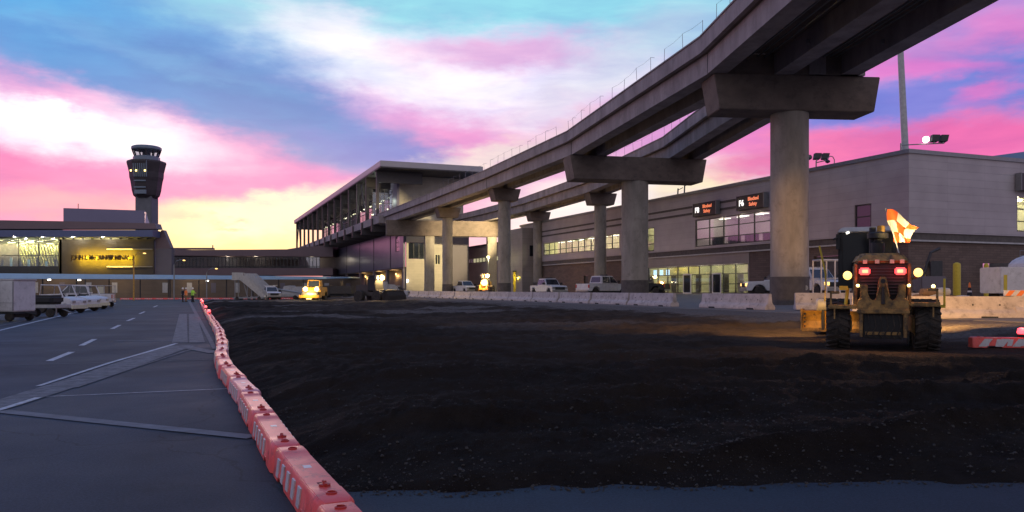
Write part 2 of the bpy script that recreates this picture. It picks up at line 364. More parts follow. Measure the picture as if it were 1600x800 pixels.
def ordinal(n):
    if n < 20: return ONES[n-1]
    t = n//10; u = n % 10
    if u == 0: return {2: 'twentieth', 3: 'thirtieth', 4: 'fortieth', 5: 'fiftieth', 6: 'sixtieth'}[t]
    return {2: 'twenty', 3: 'thirty', 4: 'forty', 5: 'fifty', 6: 'sixty'}[t]+'-'+ONES[u-1]

# ------------------------------------------------------------------ terrain heights
def line_x(Y): return 27.9-.38*Y
def sdist(X, Y): return (X-line_x(Y))/1.07
def sm(t): t = np.clip(t, 0, 1); return t*t*(3-2*t)
def base_h(X, Y):
    X = np.asarray(X, float); Y = np.asarray(Y, float); s = sdist(X, Y)
    low = .22-.14*sm((Y-40)/80)
    mid = low+(.56-low)*sm((s+15)/13)
    return np.where(s > -1.2, np.minimum(.58+.022*(s+1.2), 1.1), mid)
def gz(X, Y): return float(base_h(X, Y))
rng = np.random.RandomState(5); TAB = rng.rand(256, 256)
def vnoise(x, y):
    xi = np.floor(x).astype(int); yi = np.floor(y).astype(int); fx = x-xi; fy = y-yi
    fx = fx*fx*(3-2*fx); fy = fy*fy*(3-2*fy)
    a = TAB[xi % 256, yi % 256]; b = TAB[(xi+1) % 256, yi % 256]; c = TAB[xi % 256, (yi+1) % 256]; d = TAB[(xi+1) % 256, (yi+1) % 256]
    return (a*(1-fx)+b*fx)*(1-fy)+(c*(1-fx)+d*fx)*fy
def fbm(x, y, o=4, g=.5):
    t = 0; a = 1; n = 0
    for i in range(o): t = t+a*vnoise(x*2**i+17.3*i, y*2**i+5.1*i); n += a; a *= g
    return t/n
CH = [(-.33, 3.38), (-1.17, 5.24), (-2.01, 7.1), (-2.79, 9.0), (-3.63, 11.0), (-4.55, 13.05), (-5.4, 15.0), (-6.75, 18.4), (-7.9, 21.7), (-10.9, 29.5), (-22, 57), (-40, 102)]
CHX = np.array([p[0] for p in CH]); CHY = np.array([p[1] for p in CH])
def chain_x(Y): return np.interp(Y, CHY, CHX)
def dirt_h(X, Y):
    s = sdist(X, Y)
    h = base_h(X, np.maximum(Y, 0))
    h = np.where(s > -1.2, .5, h)
    amp = sm((-s-2)/8)*sm((130-Y)/30)
    u = X+.15*Y; v = Y-.25*X
    big = (fbm(u*.16+3, v*.34+9, 3)-.5)*.30
    wx = u+1.2*(fbm(X*.3, Y*.3, 2)-.5)*3
    win = np.abs(fbm(wx*.10+40, v*.62+7, 4, .55)-.5)*2                      # graded windrows
    ridge = (1-win)**3*.28-.08
    tr = np.sin((v+.9*np.sin(u*.23)+1.5*fbm(u*.2, v*.2, 2))*2.1); track = -np.clip(tr-.55, 0, 1)*.12*sm((fbm(u*.12+70, v*.12+3, 2)-.42)*6)
    small = (fbm(X*2.2, Y*2.2, 4, .6)-.5)*.11+(fbm(X*9, Y*9, 3, .65)-.5)*.055
    near_ = sm((26-Y)/12); cl = np.clip(vnoise(X*13+3, Y*13+8)-.70, 0, 1)*.16*sm((fbm(X*.9+2, Y*.9, 2)-.42)*6); cl2 = np.clip(vnoise(X*31+9, Y*31+1)-.66, 0, 1)*.05
    small = small+near_*(cl+cl2)
    for (x_0, y_0, sl_, cv, am, ph) in ((-1, 8.6, .10, .010, .35, 0), (-1, 10.3, .10, .010, .35, 0), (0, 13.2, -.12, .006, .5, 1.3), (0, 15.1, -.12, .006, .5, 1.3), (2, 18.5, .22, -.004, .8, 2.2), (2, 20.6, .22, -.004, .8, 2.2), (-3, 27, .35, 0, 1, .4), (-3, 29.4, .35, 0, 1, .4), (-1.5, 11.8, .55, -.02, .2, 2), (5, 9.4, -.16, .0, .3, .6)):
        yc = y_0+sl_*(X-x_0)+cv*(X-x_0)**2+am*np.sin(X*.35+ph); dd = (Y-yc)/.27
        pr_ = np.exp(-dd**4); lip = np.exp(-((np.abs(dd)-1.25)/.35)**2)
        tread = .5+.5*np.sign(np.sin(X*2*np.pi/.30+np.abs(dd)*2.2))
        brk = sm((fbm(X*.5+y_0, Y*.5, 2)-.36)*7)
        small = small+brk*(-.055*pr_+.022*pr_*tread*sm((20-Y)/8)+.035*lip)
    h = h+amp*(big+ridge+track)+small*(.4+.6*amp)
    pad = sm(1-(np.hypot((X-9.2)/1.0, (Y-20.5)/1.4)-2.6)/2.2); h = h*(1-pad)+(.27+small*.5)*pad
    e1 = (X-(chain_x(Y)-.22+.12*fbm(X*.0+3, Y*.9, 3)))*.92
    yf = 6.32+.3*(fbm(X*.6+8, X*.0+1, 3)-.5)+.18*(fbm(X*3, Y*3, 3)-.5)+.03*X
    e2 = Y-yf
    e = np.minimum(e1, e2); e = np.minimum(e, 128-Y)
    t = sm((e+.35*(fbm(X*1.3+5, Y*1.3, 3)-.5))/1.9)
    prof = np.minimum(t**.55, 1)
    h2 = -.07+(h+.07)*prof
    return np.where(t <= 0, -.10, h2)

# ------------------------------------------------------------------ ground sheets
mat('asphalt', (.052, .056, .066), .82)
m = M['asphalt']; n = m.node_tree.nodes; l = m.node_tree.links; b = n['Principled BSDF']
t = n.new('ShaderNodeTexCoord')
def tn(scale, det, rr=.6, st=(1, 1, 1)):
    mp = n.new('ShaderNodeMapping'); mp.inputs['Scale'].default_value = st; l.new(t.outputs['Object'], mp.inputs[0])
    a = n.new('ShaderNodeTexNoise'); a.inputs['Scale'].default_value = scale; a.inputs['Detail'].default_value = det; a.inputs['Roughness'].default_value = rr
    l.new(mp.outputs[0], a.inputs['Vector']); return a.outputs[0]
def mr(x, a, b_, c, d):
    q = n.new('ShaderNodeMapRange'); l.new(x, q.inputs[0])
    for i, v in enumerate((a, b_, c, d)): q.inputs[i+1].default_value = v
    return q.outputs[0]
def mul(a, b_, op='MULTIPLY'):
    q = n.new('ShaderNodeMath'); q.operation = op; l.new(a, q.inputs[0])
    if isinstance(b_, float): q.inputs[1].default_value = b_
    else: l.new(b_, q.inputs[1])
    return q.outputs[0]
f = mul(mul(mr(tn(.25, 6), .3, .7, .78, 1.25), mr(tn(1.1, 8, .7, (1, .15, 1)), .3, .7, .85, 1.15)), mr(tn(42, 4, .8), .35, .68, .5, 1.7))
vm = n.new('ShaderNodeVectorMath'); vm.operation = 'SCALE'; vm.inputs[0].default_value = (.020, .030, .046); 
vk = n.new('ShaderNodeTexVoronoi'); vk.feature = 'DISTANCE_TO_EDGE'; vk.inputs['Scale'].default_value = .16
wv = n.new('ShaderNodeVectorMath'); wv.operation = 'MULTIPLY_ADD'; nz = n.new('ShaderNodeTexNoise'); nz.inputs['Scale'].default_value = .9; nz.inputs['Detail'].default_value = 6; l.new(t.outputs['Object'], nz.inputs['Vector'])
l.new(nz.outputs['Color'], wv.inputs[0]); wv.inputs[1].default_value = (1.6, 1.6, 0); l.new(t.outputs['Object'], wv.inputs[2]); l.new(wv.outputs[0], vk.inputs['Vector'])
crack = mr(vk.outputs[0], .0008, .0035, .45, 1.0)
stain = mr(tn(.55, 7, .7, (1, 1, 1)), .60, .72, 1.0, .55)
patch = mr(tn(.13, 3, .5, (1, .5, 1)), .5, .56, .88, 1.12)
f = mul(mul(mul(f, crack), stain), patch)
l.new(f, vm.inputs['Scale']); l.new(vm.outputs[0], b.inputs['Base Color'])
bu = n.new('ShaderNodeBump'); bu.inputs['Strength'].default_value = .35; bu.inputs['Distance'].default_value = .01; l.new(tn(70, 4), bu.inputs['Height']); l.new(bu.outputs[0], b.inputs['Normal'])
l.new(mr(tn(.4, 6), .3, .7, .68, .9), b.inputs['Roughness'])
g = MB(); g.add([(-3000, -300, -.04), (3000, -300, -.04), (3000, 4000, -.04), (-3000, 4000, -.04)], [(0, 1, 2, 3)])
mat('far_earth', (.06, .055, .05), .95, var=.3, vscale=.02)
struct(g.build('ground', 'far_earth'))
g = MB(); g.add([(-260, -40, 0), (70, -40, 0), (70, 170, 0), (-260, 170, 0)], [(0, 1, 2, 3)])
struct(g.build('asphalt_taxilane', 'asphalt'))
# raised concrete apron behind the barrier line
g = MB()
def ap(s, Y, z): return (line_x(Y)+s*1.07, Y, z)
for (s0, z0, s1, z1) in ((-1.2, .58, 22.4, 1.1), (22.4, 1.1, 300, 1.1)):
    g.add([ap(s0, -40, z0), ap(s1, -40, z1), ap(s1, 400, z1), ap(s0, 400, z0)], [(0, 1, 2, 3)])
g.add([ap(-1.2, -40, -.1), ap(-1.2, 400, -.1), ap(-1.2, 400, .58), ap(-1.2, -40, .58)], [(0, 1, 2, 3)])
struct(g.build('concrete_apron', 'apron_concrete'))

# earthworks: one displaced sheet, finer towards the camera
na, nr = 620, 460
A = np.linspace(-.62, 1.05, na); Yr = 5.6*np.exp(np.linspace(0, math.log(132/5.6), nr))
AA, YY = np.meshgrid(A, Yr); XX = np.where(True, AA*YY, 0)
ZZ = dirt_h(XX, YY)
vs = np.stack([XX, YY, ZZ], -1).reshape(-1, 3)
idx = np.arange(na*nr).reshape(nr, na)
q = np.stack([idx[:-1, :-1], idx[:-1, 1:], idx[1:, 1:], idx[1:, :-1]], -1)
keep = (ZZ[:-1, :-1] > -.099) | (ZZ[1:, 1:] > -.099) | (ZZ[:-1, 1:] > -.099) | (ZZ[1:, :-1] > -.099)
keep &= sdist(XX, YY)[:-1, :-1] < .5
q = q[keep]
me = bpy.data.meshes.new('dirt_field'); me.from_pydata(vs.tolist(), [], q.tolist())
grav = sm((sdist(XX, YY)+8.0+5*(fbm(XX*.35, YY*.35, 3)-.5)+3*(fbm(XX*1.5, YY*1.5, 2)-.5))/3)*.85
streak = sm((fbm(XX*.10+.3*YY*.1, YY*.28-.2*XX*.28, 3)-.57)*9)*sm((YY-22)/16)*.6
tint = np.clip(sm((fbm(XX*.08+9, YY*.16+2, 3)-.45)*5)*.3+sm((sdist(XX, YY)+24)/10)*sm((YY-12)/10)*(.4+fbm(XX*.25, YY*.5, 3)), 0, 1.6)
at = me.color_attributes.new('soil_kind', 'FLOAT_COLOR', 'POINT')
cc = np.stack([np.maximum(grav, streak), tint, np.zeros_like(tint), np.ones_like(tint)], -1).reshape(-1)
at.data.foreach_set('color', cc)
me.polygons.foreach_set('use_smooth', [True]*len(me.polygons))
m = mat('dirt', (.03, .025, .02), .95); n = m.node_tree.nodes; l = m.node_tree.links; b = n['Principled BSDF']; b.inputs['Specular IOR Level'].default_value = .08
t = n.new('ShaderNodeTexCoord'); at = n.new('ShaderNodeAttribute'); at.attribute_name = 'soil_kind'
sp = n.new('ShaderNodeSeparateColor'); l.new(at.outputs['Color'], sp.inputs[0])
def cmix(fac, a, b_):
    x = n.new('ShaderNodeMix'); x.data_type = 'RGBA'; l.new(fac, x.inputs[0])
    for i, v in ((6, a), (7, b_)):
        if isinstance(v, tuple): x.inputs[i].default_value = (*v, 1)
        else: l.new(v, x.inputs[i])
    return x.outputs[2]
c0 = cmix(sp.outputs[1], (.0135, .0096, .0076), (.066, .046, .034))
c1 = cmix(mr(tn(1.6, 8, .7), .35, .7, 0, 1), c0, (.027, .0205, .0165))
vo = n.new('ShaderNodeTexVoronoi'); vo.inputs['Scale'].default_value = 38; l.new(t.outputs['Object'], vo.inputs['Vector'])
stone = mul(mr(vo.outputs['Distance'], .16, .26, 1, 0), mr(tn(1.3, 6), .5, .66, .12, .9))
c2 = cmix(stone, c1, (.065, .052, .042))
c3 = cmix(sp.outputs[0], c2, cmix(mr(tn(9, 6), .35, .65, 0, 1), (.12, .10, .09), (.22, .195, .185)))
l.new(c3, b.inputs['Base Color'])
bu = n.new('ShaderNodeBump'); bu.inputs['Strength'].default_value = 1; bu.inputs['Distance'].default_value = .05
hh = mul(tn(14, 8, .7), mr(vo.outputs['Distance'], .1, .3, .35, 0), 'ADD'); l.new(hh, bu.inputs['Height']); l.new(bu.outputs[0], b.inputs['Normal'])
me.materials.append(m)
o = bpy.data.objects.new('dirt_field', me); COL.objects.link(o); struct(o)
# loose stones lying on the earth, uncountable
g = MB(); r2 = np.random.RandomState(3)
K = 26000
ys = 5.9+r2.rand(K)**2.2*18; xs = (-.35+r2.rand(K)*1.0)*ys
hs = dirt_h(xs, ys); hn = np.maximum(dirt_h(xs, ys+.22), dirt_h(xs+.25, ys)); cxs = np.interp(ys, CHY, CHX); dens = fbm(xs*.5, ys*.5, 2)
for x, y, z, dn, hq, cq in zip(xs, ys, hs, dens, hn, cxs):
    if z < 0:
        if hq < .02 or x < cq+.2: continue
        z = .002
    elif r2.rand() > (dn-.33)*2.4: continue
    s = .003+.012*r2.rand()**4
    p = [(x+s*(r2.rand()-.5+a), y+s*(r2.rand()-.5+b_), z+s*(.5*r2.rand()+c-.2)) for a, b_, c in ((-1, -1, 0), (1, -1, 0), (1, 1, 0), (-1, 1, 0), (-.6, -.6, 1), (.6, -.6, .9), (.6, .6, 1), (-.6, .6, .8))]
    g.hex(p)
mat('stone_grey', (.036, .031, .027), .8, var=.5, vscale=3)
o = g.build('loose_stones', 'stone_grey', smooth=False); o['kind'] = 'stuff'

# painted markings on the asphalt (flat sheets 4 mm above it)
def GP(px, py): Y = H*F/(py-HY); return ((px-CX)/F*Y, Y)
zk = [.004]
def strip(name, pts, w, m='marking_white'):
    """a painted stripe through ground points with width(s) in metres"""
    P = [Vector(GP(*p)) for p in pts]; ws = w if isinstance(w, (list, tuple)) else [w]*len(P); g = MB(); vs = []
    z = zk[0]; zk[0] += .0006
    for i, p in enumerate(P):
        d = (P[min(i+1, len(P)-1)]-P[max(i-1, 0)]).normalized(); nn = Vector((-d.y, d.x))*ws[i]/2
        vs += [(p.x+nn.x, p.y+nn.y, z), (p.x-nn.x, p.y-nn.y, z)]
    g.add(vs, [(2*i, 2*i+1, 2*i+3, 2*i+2) for i in range(len(P)-1)])
    return struct(g.build(name, m))
for a, b_ in (((77, 564), (112, 550)), ((127, 540), (148, 530)), ((175, 514), (187, 508)), ((199, 501.5), (210, 497)), ((218, 490.5), (226, 487)), ((240, 480), (246, 477.5))):
    strip('lane_dash_marking', [a, b_], .16)
strip('joint_line_marking', [(-60, 537.5), (130, 536)], .07, 'marking_worn'); strip('joint_line_marking', [(180, 533), (275, 533.5)], .32, 'marking_worn')
strip('joint_line_marking', [(-60, 573), (336, 562)], .05, 'marking_worn')
strip('joint_line_marking', [(58, 621), (356, 608)], .045, 'marking_white')
strip('faded_line_marking', [(0, 643), (200, 664), (396, 684)], .22, 'marking_faint')
strip('wide_band_marking', [(-200, 690), (0, 634), (140, 590), (285, 540)], [.5, .55, .62, .75], 'marking_worn')
strip('band_edge_marking', [(-120, 672), (0, 641), (60, 622)], .10, 'marking_white')
strip('band_edge_marking', [(60, 604), (170, 568), (276, 537)], [.09, .1, .12], 'marking_white'); strip('band_edge_marking', [(120, 606), (210, 575), (300, 546)], [.06, .07, .08], 'marking_worn')
strip('joint_line_marking', [(-60, 505), (60, 503), (290, 500)], .06, 'marking_worn')
strip('branch_marking', [(283, 541), (338, 552)], .4, 'marking_worn')
strip('stem_marking', [(281, 536), (286, 491)], .45, 'marking_worn'); strip('stem_marking', [(308, 536), (301, 491)], .45, 'marking_worn')
strip('edge_line_marking', [(336, 546), (296, 471)], [.12, .35], 'marking_worn')
strip('edge_line_marking', [(-30, 524), (60, 502), (180, 474)], [.14, .2, .35], 'marking_white')
strip('edge_line_marking', [(-30, 516), (50, 498.5), (170, 473)], [.12, .16, .3], 'marking_worn')

# ------------------------------------------------------------------ elevated guideway
def sweep(mb, pts, o0, o1, z0, z1):
    """box girder swept along the plan polyline of its left edge, offset to the right"""
    P = [Vector(p) for p in pts]; ring = []
    for i, p in enumerate(P):
        d0 = (P[i]-P[i-1]).normalized() if i else (P[1]-P[0]).normalized()
        d1 = (P[i+1]-P[i]).normalized() if i < len(P)-1 else d0
        n0 = Vector((d0.y, -d0.x)); n1 = Vector((d1.y, -d1.x)); nn = (n0+n1).normalized(); nn = nn/max(.5, nn.dot(n0))
        a = p+nn*o0; b_ = p+nn*o1
        ring.append([(a.x, a.y, z0), (b_.x, b_.y, z0), (b_.x, b_.y, z1), (a.x, a.y, z1)])
    vs = [v for r_ in ring for v in r_]; fs = [(0, 1, 2, 3), tuple(4*(len(P)-1)+k for k in (3, 2, 1, 0))]
    for i in range(len(P)-1):
        for k in range(4): fs.append((4*i+k, 4*i+(k+1) % 4, 4*i+4+(k+1) % 4, 4*i+4+k))
    mb.add(vs, fs)
ZG = 14.1
near = [(11.3, 45.9), (5.5, 73.4), (-3.15, 98.0), (-12.06, 120.9), (-21.3, 143.6), (-28, 160)]
far = [(17.2, 45.9), (15.86, 59.5), (14.9, 76.2), (9.5, 102.6), (2.0, 127), (-6.2, 147), (-12, 160)]
wide = [(12.9, -25), (12.06, 34), (11.3, 45.82)]
def parapets(t, pts, w, nm='parapet'):
    for o0, o1, top in ((-.42, -.16, 16.2), (w+.16, w+.42, 16.2)):
        g = MB(); sweep(g, pts, o0, o1, 15.3, top); sweep(g, pts, o0-.06, o1+.06, top, top+.09); g.build(nm, 'girder_concrete', t, bevel=0)
def viaduct(label, pts, w, girders):
    t = thing('guideway_span', label, 'guideway', group='elevated guideway decks')
    for a, b_ in girders:
        g = MB(); sweep(g, pts, a, b_, ZG, 15.28); g.build('girder', 'girder_concrete', t)
    g = MB(); sweep(g, pts, -.16, w+.16, 15.3, 15.52); g.build('deck_slab', 'cap_and_shade_concrete', t)  # darker concrete puts the shade between the girders into the slab colour
    parapets(t, pts, w)
    return t
tw = viaduct('broad three-girder guideway deck overhead at the upper right of the photo', wide, 8.9, ((0, 1.1), (3.9, 5.0), (7.8, 8.9)))
tn_ = viaduct('long curving single-track guideway on the camera side, running down to the station', near, 3.4, ((0, 1.0), (2.4, 3.4)))
tf = viaduct('farther single-track guideway passing behind the nearer curving one', far, 3.4, ((0, 1.0), (2.4, 3.4)))
# conduits hung below the broad deck
for off in (1.5, 1.8, 2.1, 2.4, 2.9, 3.3, 5.4, 5.8, 6.3, 6.7, 7.1, 7.4):
    g = MB(); g.tube([(x+off, y, 15.12-.12*(off % .7)) for x, y in wide], .045, 6); g.build('conduit', 'grey_steel', tw)
for off in (1.3, 1.7, 2.1):
    g = MB(); g.tube([(x+off, y, 15.12) for x, y in near], .05, 6); g.build('conduit', 'grey_steel', tn_)
for k in range(10):
    y = 41-k*7; g = MB(); g.box(12.0, 20.6, y, y+.3, 14.85, 15.28) if k < 0 else g.box(15.25, 15.4, y, y+.12, 14.35, 14.6); g.box(19.1, 19.26, y, y+.12, 14.35, 14.6)
    g.build('bracket', 'grey_steel', tw)
g = MB(); g.box(12.5, 20.1, 46.0, 46.5, ZG, 15.28); g.build('end_diaphragm', 'cap_and_shade_concrete', tw)
g = MB(); g.box(14.9, 17.0, 45.9, 49.5, 15.3, 15.5); g.build('gore_slab', 'cap_and_shade_concrete', tw)
# expansion joints at the piers (dark vertical gaps)
for (x_, y_) in ((11.3, 45.86), (5.5, 73.4), (-3.15, 98.0), (-12.06, 120.9)):
    g = MB(); g.box(x_-.022, x_+.3, y_-.05, y_+.03, ZG+.01, 15.27); g.build('expansion_joint', 'dark_steel', tn_)
# safety stanchions on the outer parapet
def stanchions(t, pts, step, o):
    P = [Vector(p) for p in pts]; d = 0; last = None; k = 0; wires = MB()
    for i in range(len(P)-1):
        L_ = (P[i+1]-P[i]).length; dr = (P[i+1]-P[i])/L_; nn = Vector((dr.y, -dr.x)); s_ = 0
        while s_ < L_:
            q_ = P[i]+dr*s_+nn*o; lean = (random.random()-.5)*.12; hgt = .85+random.random()*.25
            a = Vector((q_.x, q_.y, 16.28)); b_ = Vector((q_.x+lean, q_.y, 16.28+hgt))
            g = MB(); g.tube([a, b_], .016, 5); g.box(a.x-.06, a.x+.06, a.y-.06, a.y+.06, 16.28, 16.34)
            if random.random() < .3: g.tube([b_, b_+Vector((.35, .5, .12))], .012, 4)
            g.build('stanchion', 'grey_steel', t)
            if last is not None and (k % 9) not in (3, 7): 
                mid = (last+b_)/2-Vector((0, 0, .07)); wires.tube([last, mid, b_], .008, 4)
            last = b_-Vector((0, 0, .05)); s_ += step*(.85+.3*random.random()); k += 1
    wires.build('safety_line', 'grey_steel', t)
stanchions(tw, [(12.2, 24), (12.06, 34), (11.3, 45.6)], 2.4, -.29)
stanchions(tn_, near[:5], 2.6, -.29)
stanchions(tf, far[:4], 2.8, -.29)

def pier(label, c, ang, capw, capd, caph, colr, slant=.7, round_col=True, group='concrete guideway piers', band=1.65):
    z0 = gz(*c); t = thing('guideway_pier', label, 'pier', (c[0], c[1], z0), ang, group)
    zt = ZG-.012-z0; zb = zt-caph; w = capw/2; d = capd/2; e = min(slant, w*.6)
    pr = [(-w, zt), (w, zt), (w-e, zb), (-w+e, zb)]
    g = MB(); g.prism(pr, -d, d, 'y'); g.build('cap_beam', 'cap_and_shade_concrete', t, bevel=.04)
    g = MB(); g.lathe([(colr, band), (colr, zb+.02)], 40); g.build('column', 'column_concrete', t, smooth=True)
    g = MB(); g.lathe([(colr+.03, -.3), (colr+.03, band-.003)], 40); g.build('base_band', 'dark_band', t, smooth=True)
    return t
pA = pier('nearest thick round pier with broad cap beam, just left of the grader', (16.5, 47.2), R(5), 10.0, 2.3, 2.05, 1.09, .36)
pier('thick round pier under the wide shared cap, second from the grader', (11.75, 75.9), R(12), 13.6, 2.6, 2.2, 1.27, .42)
pier('slim round pier with small hammerhead cap in front of the bright sky gap', (-.95, 98.8), R(19), 3.7, 2.0, 1.5, .79, .42)
pier('slim yellow-lit round pier with small hammerhead nearest the station', (-9.9, 121.8), R(21), 3.7, 2.0, 1.5, .79, .42)
pier('slim shaded pier of the farther track, behind the thick shared pier', (11.5, 103.4), R(17), 3.9, 2.0, 1.5, .79, .42)
pier('slim dark pier of the farther track beside the grey stair block', (4.2, 128), R(20), 3.7, 2.0, 1.5, .79, .42)
# ring-shaped mark on the nearest column band
g = MB(); g.lathe([(.14, -.02), (.14, .02), (.10, .02), (.10, -.02)], 20, axis='y'); g.build('ring_mark', 'dull_white', pA, loc=(.55, -.96, 1.0), rot=0)
# straddle bent in front of the station
t = thing('straddle_bent', 'long rectangular straddle beam on two square columns in front of the station', 'pier', (-12.5, 145, 0), math.atan2(4, 19.8))
g = MB(); g.box(-10.4, 10.1, -1.1, 1.1, 11.3, ZG-.012); g.build('cap_beam', 'cap_and_shade_concrete', t, bevel=.04)
for x in (-2.6, 8.9):
    g = MB(); g.box(x-.85, x+.85, -.85, .85, 0, 11.3); g.build('column', 'column_concrete', t, bevel=.05)
g = MB(); g.box(-10.4, -8.2, -1.1, 1.1, 0, 11.29); 

# ------------------------------------------------------------------ walls with openings
def wall(mb, axis, at, th, a0, a1, z0, z1, openings):
    """wall slab made of blocks around rectangular openings (b0,b1,y0,y1); axis 'y': runs along y at x=at, 'x': runs along x at y=at"""
    xs = sorted({a0, a1, *[v for o_ in openings for v in o_[:2] if a0 < v < a1]}); zs = sorted({z0, z1, *[v for o_ in openings for v in o_[2:] if z0 < v < z1]})
    for i in range(len(xs)-1):
        run = None
        for j in range(len(zs)-1):
            cx_, cz = (xs[i]+xs[i+1])/2, (zs[j]+zs[j+1])/2
            solid = not any(o_[0] < cx_ < o_[1] and o_[2] < cz < o_[3] for o_ in openings)
            if solid: run = zs[j] if run is None else run
            if run is not None and (not solid or j == len(zs)-2):
                top = zs[j+1] if solid else zs[j]
                if axis == 'y': mb.box(at, at+th, xs[i], xs[i+1], run, top)
                else: mb.box(xs[i], xs[i+1], at, at+th, run, top)
                run = None
def window(parent, axis, at, a0, a1, z0, z1, nx, rows, pane='glass', frame='dark_steel', fw=.09, name='window', inset=.12):
    """frame with mullions, and its pane as a sub-part"""
    g = MB(); d0, d1 = at+inset-.06, at+inset+.06
    def bx(p0, p1, q0, q1, e=0):
        if axis == 'y': g.box(d0-e, d1+e, p0, p1, q0, q1)
        else: g.box(p0, p1, d0-e, d1+e, q0, q1)
    zs = [z0+(z1-z0)*r_ for r_ in rows]
    for i in range(nx+1):
        p = a0+(a1-a0)*i/nx; p = min(max(p, a0+fw/2), a1-fw/2); bx(p-fw/2, p+fw/2, z0, z1)
    for z in [z0+fw/2]+zs+[z1-fw/2]: bx(a0+fw, a1-fw, z-fw/2, z+fw/2, -.01)
    f_ = g.build(name, frame, parent)
    g = MB()
    if axis == 'y': g.box(at+inset-.008, at+inset+.008, a0+.02, a1-.02, z0+.02, z1-.02)
    else: g.box(a0+.02, a1-.02, at+inset-.008, at+inset+.008, z0+.02, z1-.02)
    g.build('pane', pane, f_)
    return f_

# ------------------------------------------------------------------ concourse on the right
TH = R(21.8)
B = thing('concourse_building', 'long two-storey grey panelled concourse along the right side behind the guideway', 'building', (31, 62, 0), TH)
ops_u = [(16.0, 28.5, 6.35, 9.35), (37.0, 39.4, 6.3, 9.2), (45.5, 70, 7.05, 9.0), (3.7, 5.5, 6.45, 8.75)]
g = MB(); wall(g, 'y', 0, .4, .0, 79.5, 6.1, 12.3, ops_u)
wall(g, 'x', 0, .4, .4, 40, 6.1, 12.3, [(12.2, 22, 6.5, 9.4)])
g.box(.4, 40, 79.1, 79.5, 6.1, 12.3); g.build('upper_wall', 'cladding', B)
g = MB(); g.box(-.12, .5, -.12, 79.7, 12.3, 12.62); g.box(.5, 40, -.12, .5, 12.3, 12.62); g.build('parapet_coping', 'grey_steel', B)
g = MB(); g.box(.5, 40, .5, 79.3, 12.0, 12.28); g.build('roof', 'dark_steel', B)
g = MB()
for z in (10.0, 10.75): g.box(-.05, -.003, 16.6, 79.5, z, z+.24)
g.build('dark_reveal', 'dark_band', B)
ops_l = [(19.6, 38.8, 1.2, 4.3), (6.5, 10.5, 1.2, 4.6), (12.5, 16.3, 1.2, 4.6), (55, 56.3, 1.2, 3.6)]
g = MB(); wall(g, 'y', .25, .4, .25, 19.5, .6, 5.55, ops_l); wall(g, 'y', .25, .4, 38.9, 79.5, .6, 5.55, ops_l); wall(g, 'x', .25, .4, .65, 40, .6, 5.55, [(8.5, 11, 1.2, 3.8)])
g.build('brick_base', 'brick', B)
g = MB(); wall(g, 'y', .2, .4, 19.5, 38.9, .6, 5.55, ops_l); g.build('smooth_base', 'lower_cladding', B)
g = MB(); g.box(.1, .6, .1, 79.5, 5.55, 6.095); g.box(.6, 40, .1, .6, 5.55, 6.095); g.build('floor_band', 'dark_band', B)
g = MB(); g.box(.0, .12, 0, 79.5, 5.42, 5.55); g.box(.12, 40, 0, .12, 5.42, 5.55); g.build('drip_line', 'dull_white', B)
window(B, 'y', 0, 16.05, 28.45, 6.37, 9.33, 5, (.28, .66)); window(B, 'y', 0, 37.05, 39.35, 6.32, 9.18, 1, (.3, .66))
window(B, 'y', 0, 45.55, 69.95, 7.07, 8.98, 12, (.38,)); window(B, 'y', 0, 3.75, 5.45, 6.47, 8.73, 1, (.55,), pane='dark_glass')
window(B, 'y', .2, 19.65, 38.75, 1.2, 4.28, 9, (.33, .68)); window(B, 'x', 0, 12.25, 21.9, 6.52, 9.38, 5, (.3, .66))
for y0, y1 in ((6.5, 10.5), (12.5, 16.3)):
    g = MB(); g.box(.45, .52, y0+.02, y1-.02, 1.1, 4.58)
    for k in range(6): g.box(.43, .45, y0+.02, y1-.02, 1.3+k*.55, 1.33+k*.55)
    g.build('roller_door', 'dark_band', B)
g = MB(); g.box(.45, .5, 55.02, 56.28, 1.0, 3.58); g.build('service_door', 'dark_steel', B)
for yy in (24.0, 29.5):
    g = MB(); g.box(.1, .19, yy, yy+.12, 1.1, 3.4); g.box(.1, .19, yy+1.4, yy+1.52, 1.1, 3.4); g.box(.1, .19, yy+.12, yy+1.4, 3.25, 3.4); g.box(.1, .19, yy+.12, yy+1.4, 1.1, 1.3)
    d = g.build('entrance_door', 'white_paint', B); g = MB(); g.box(.13, .15, yy+.13, yy+1.39, 1.31, 3.24); g.build('door_pane', 'dark_glass', d)
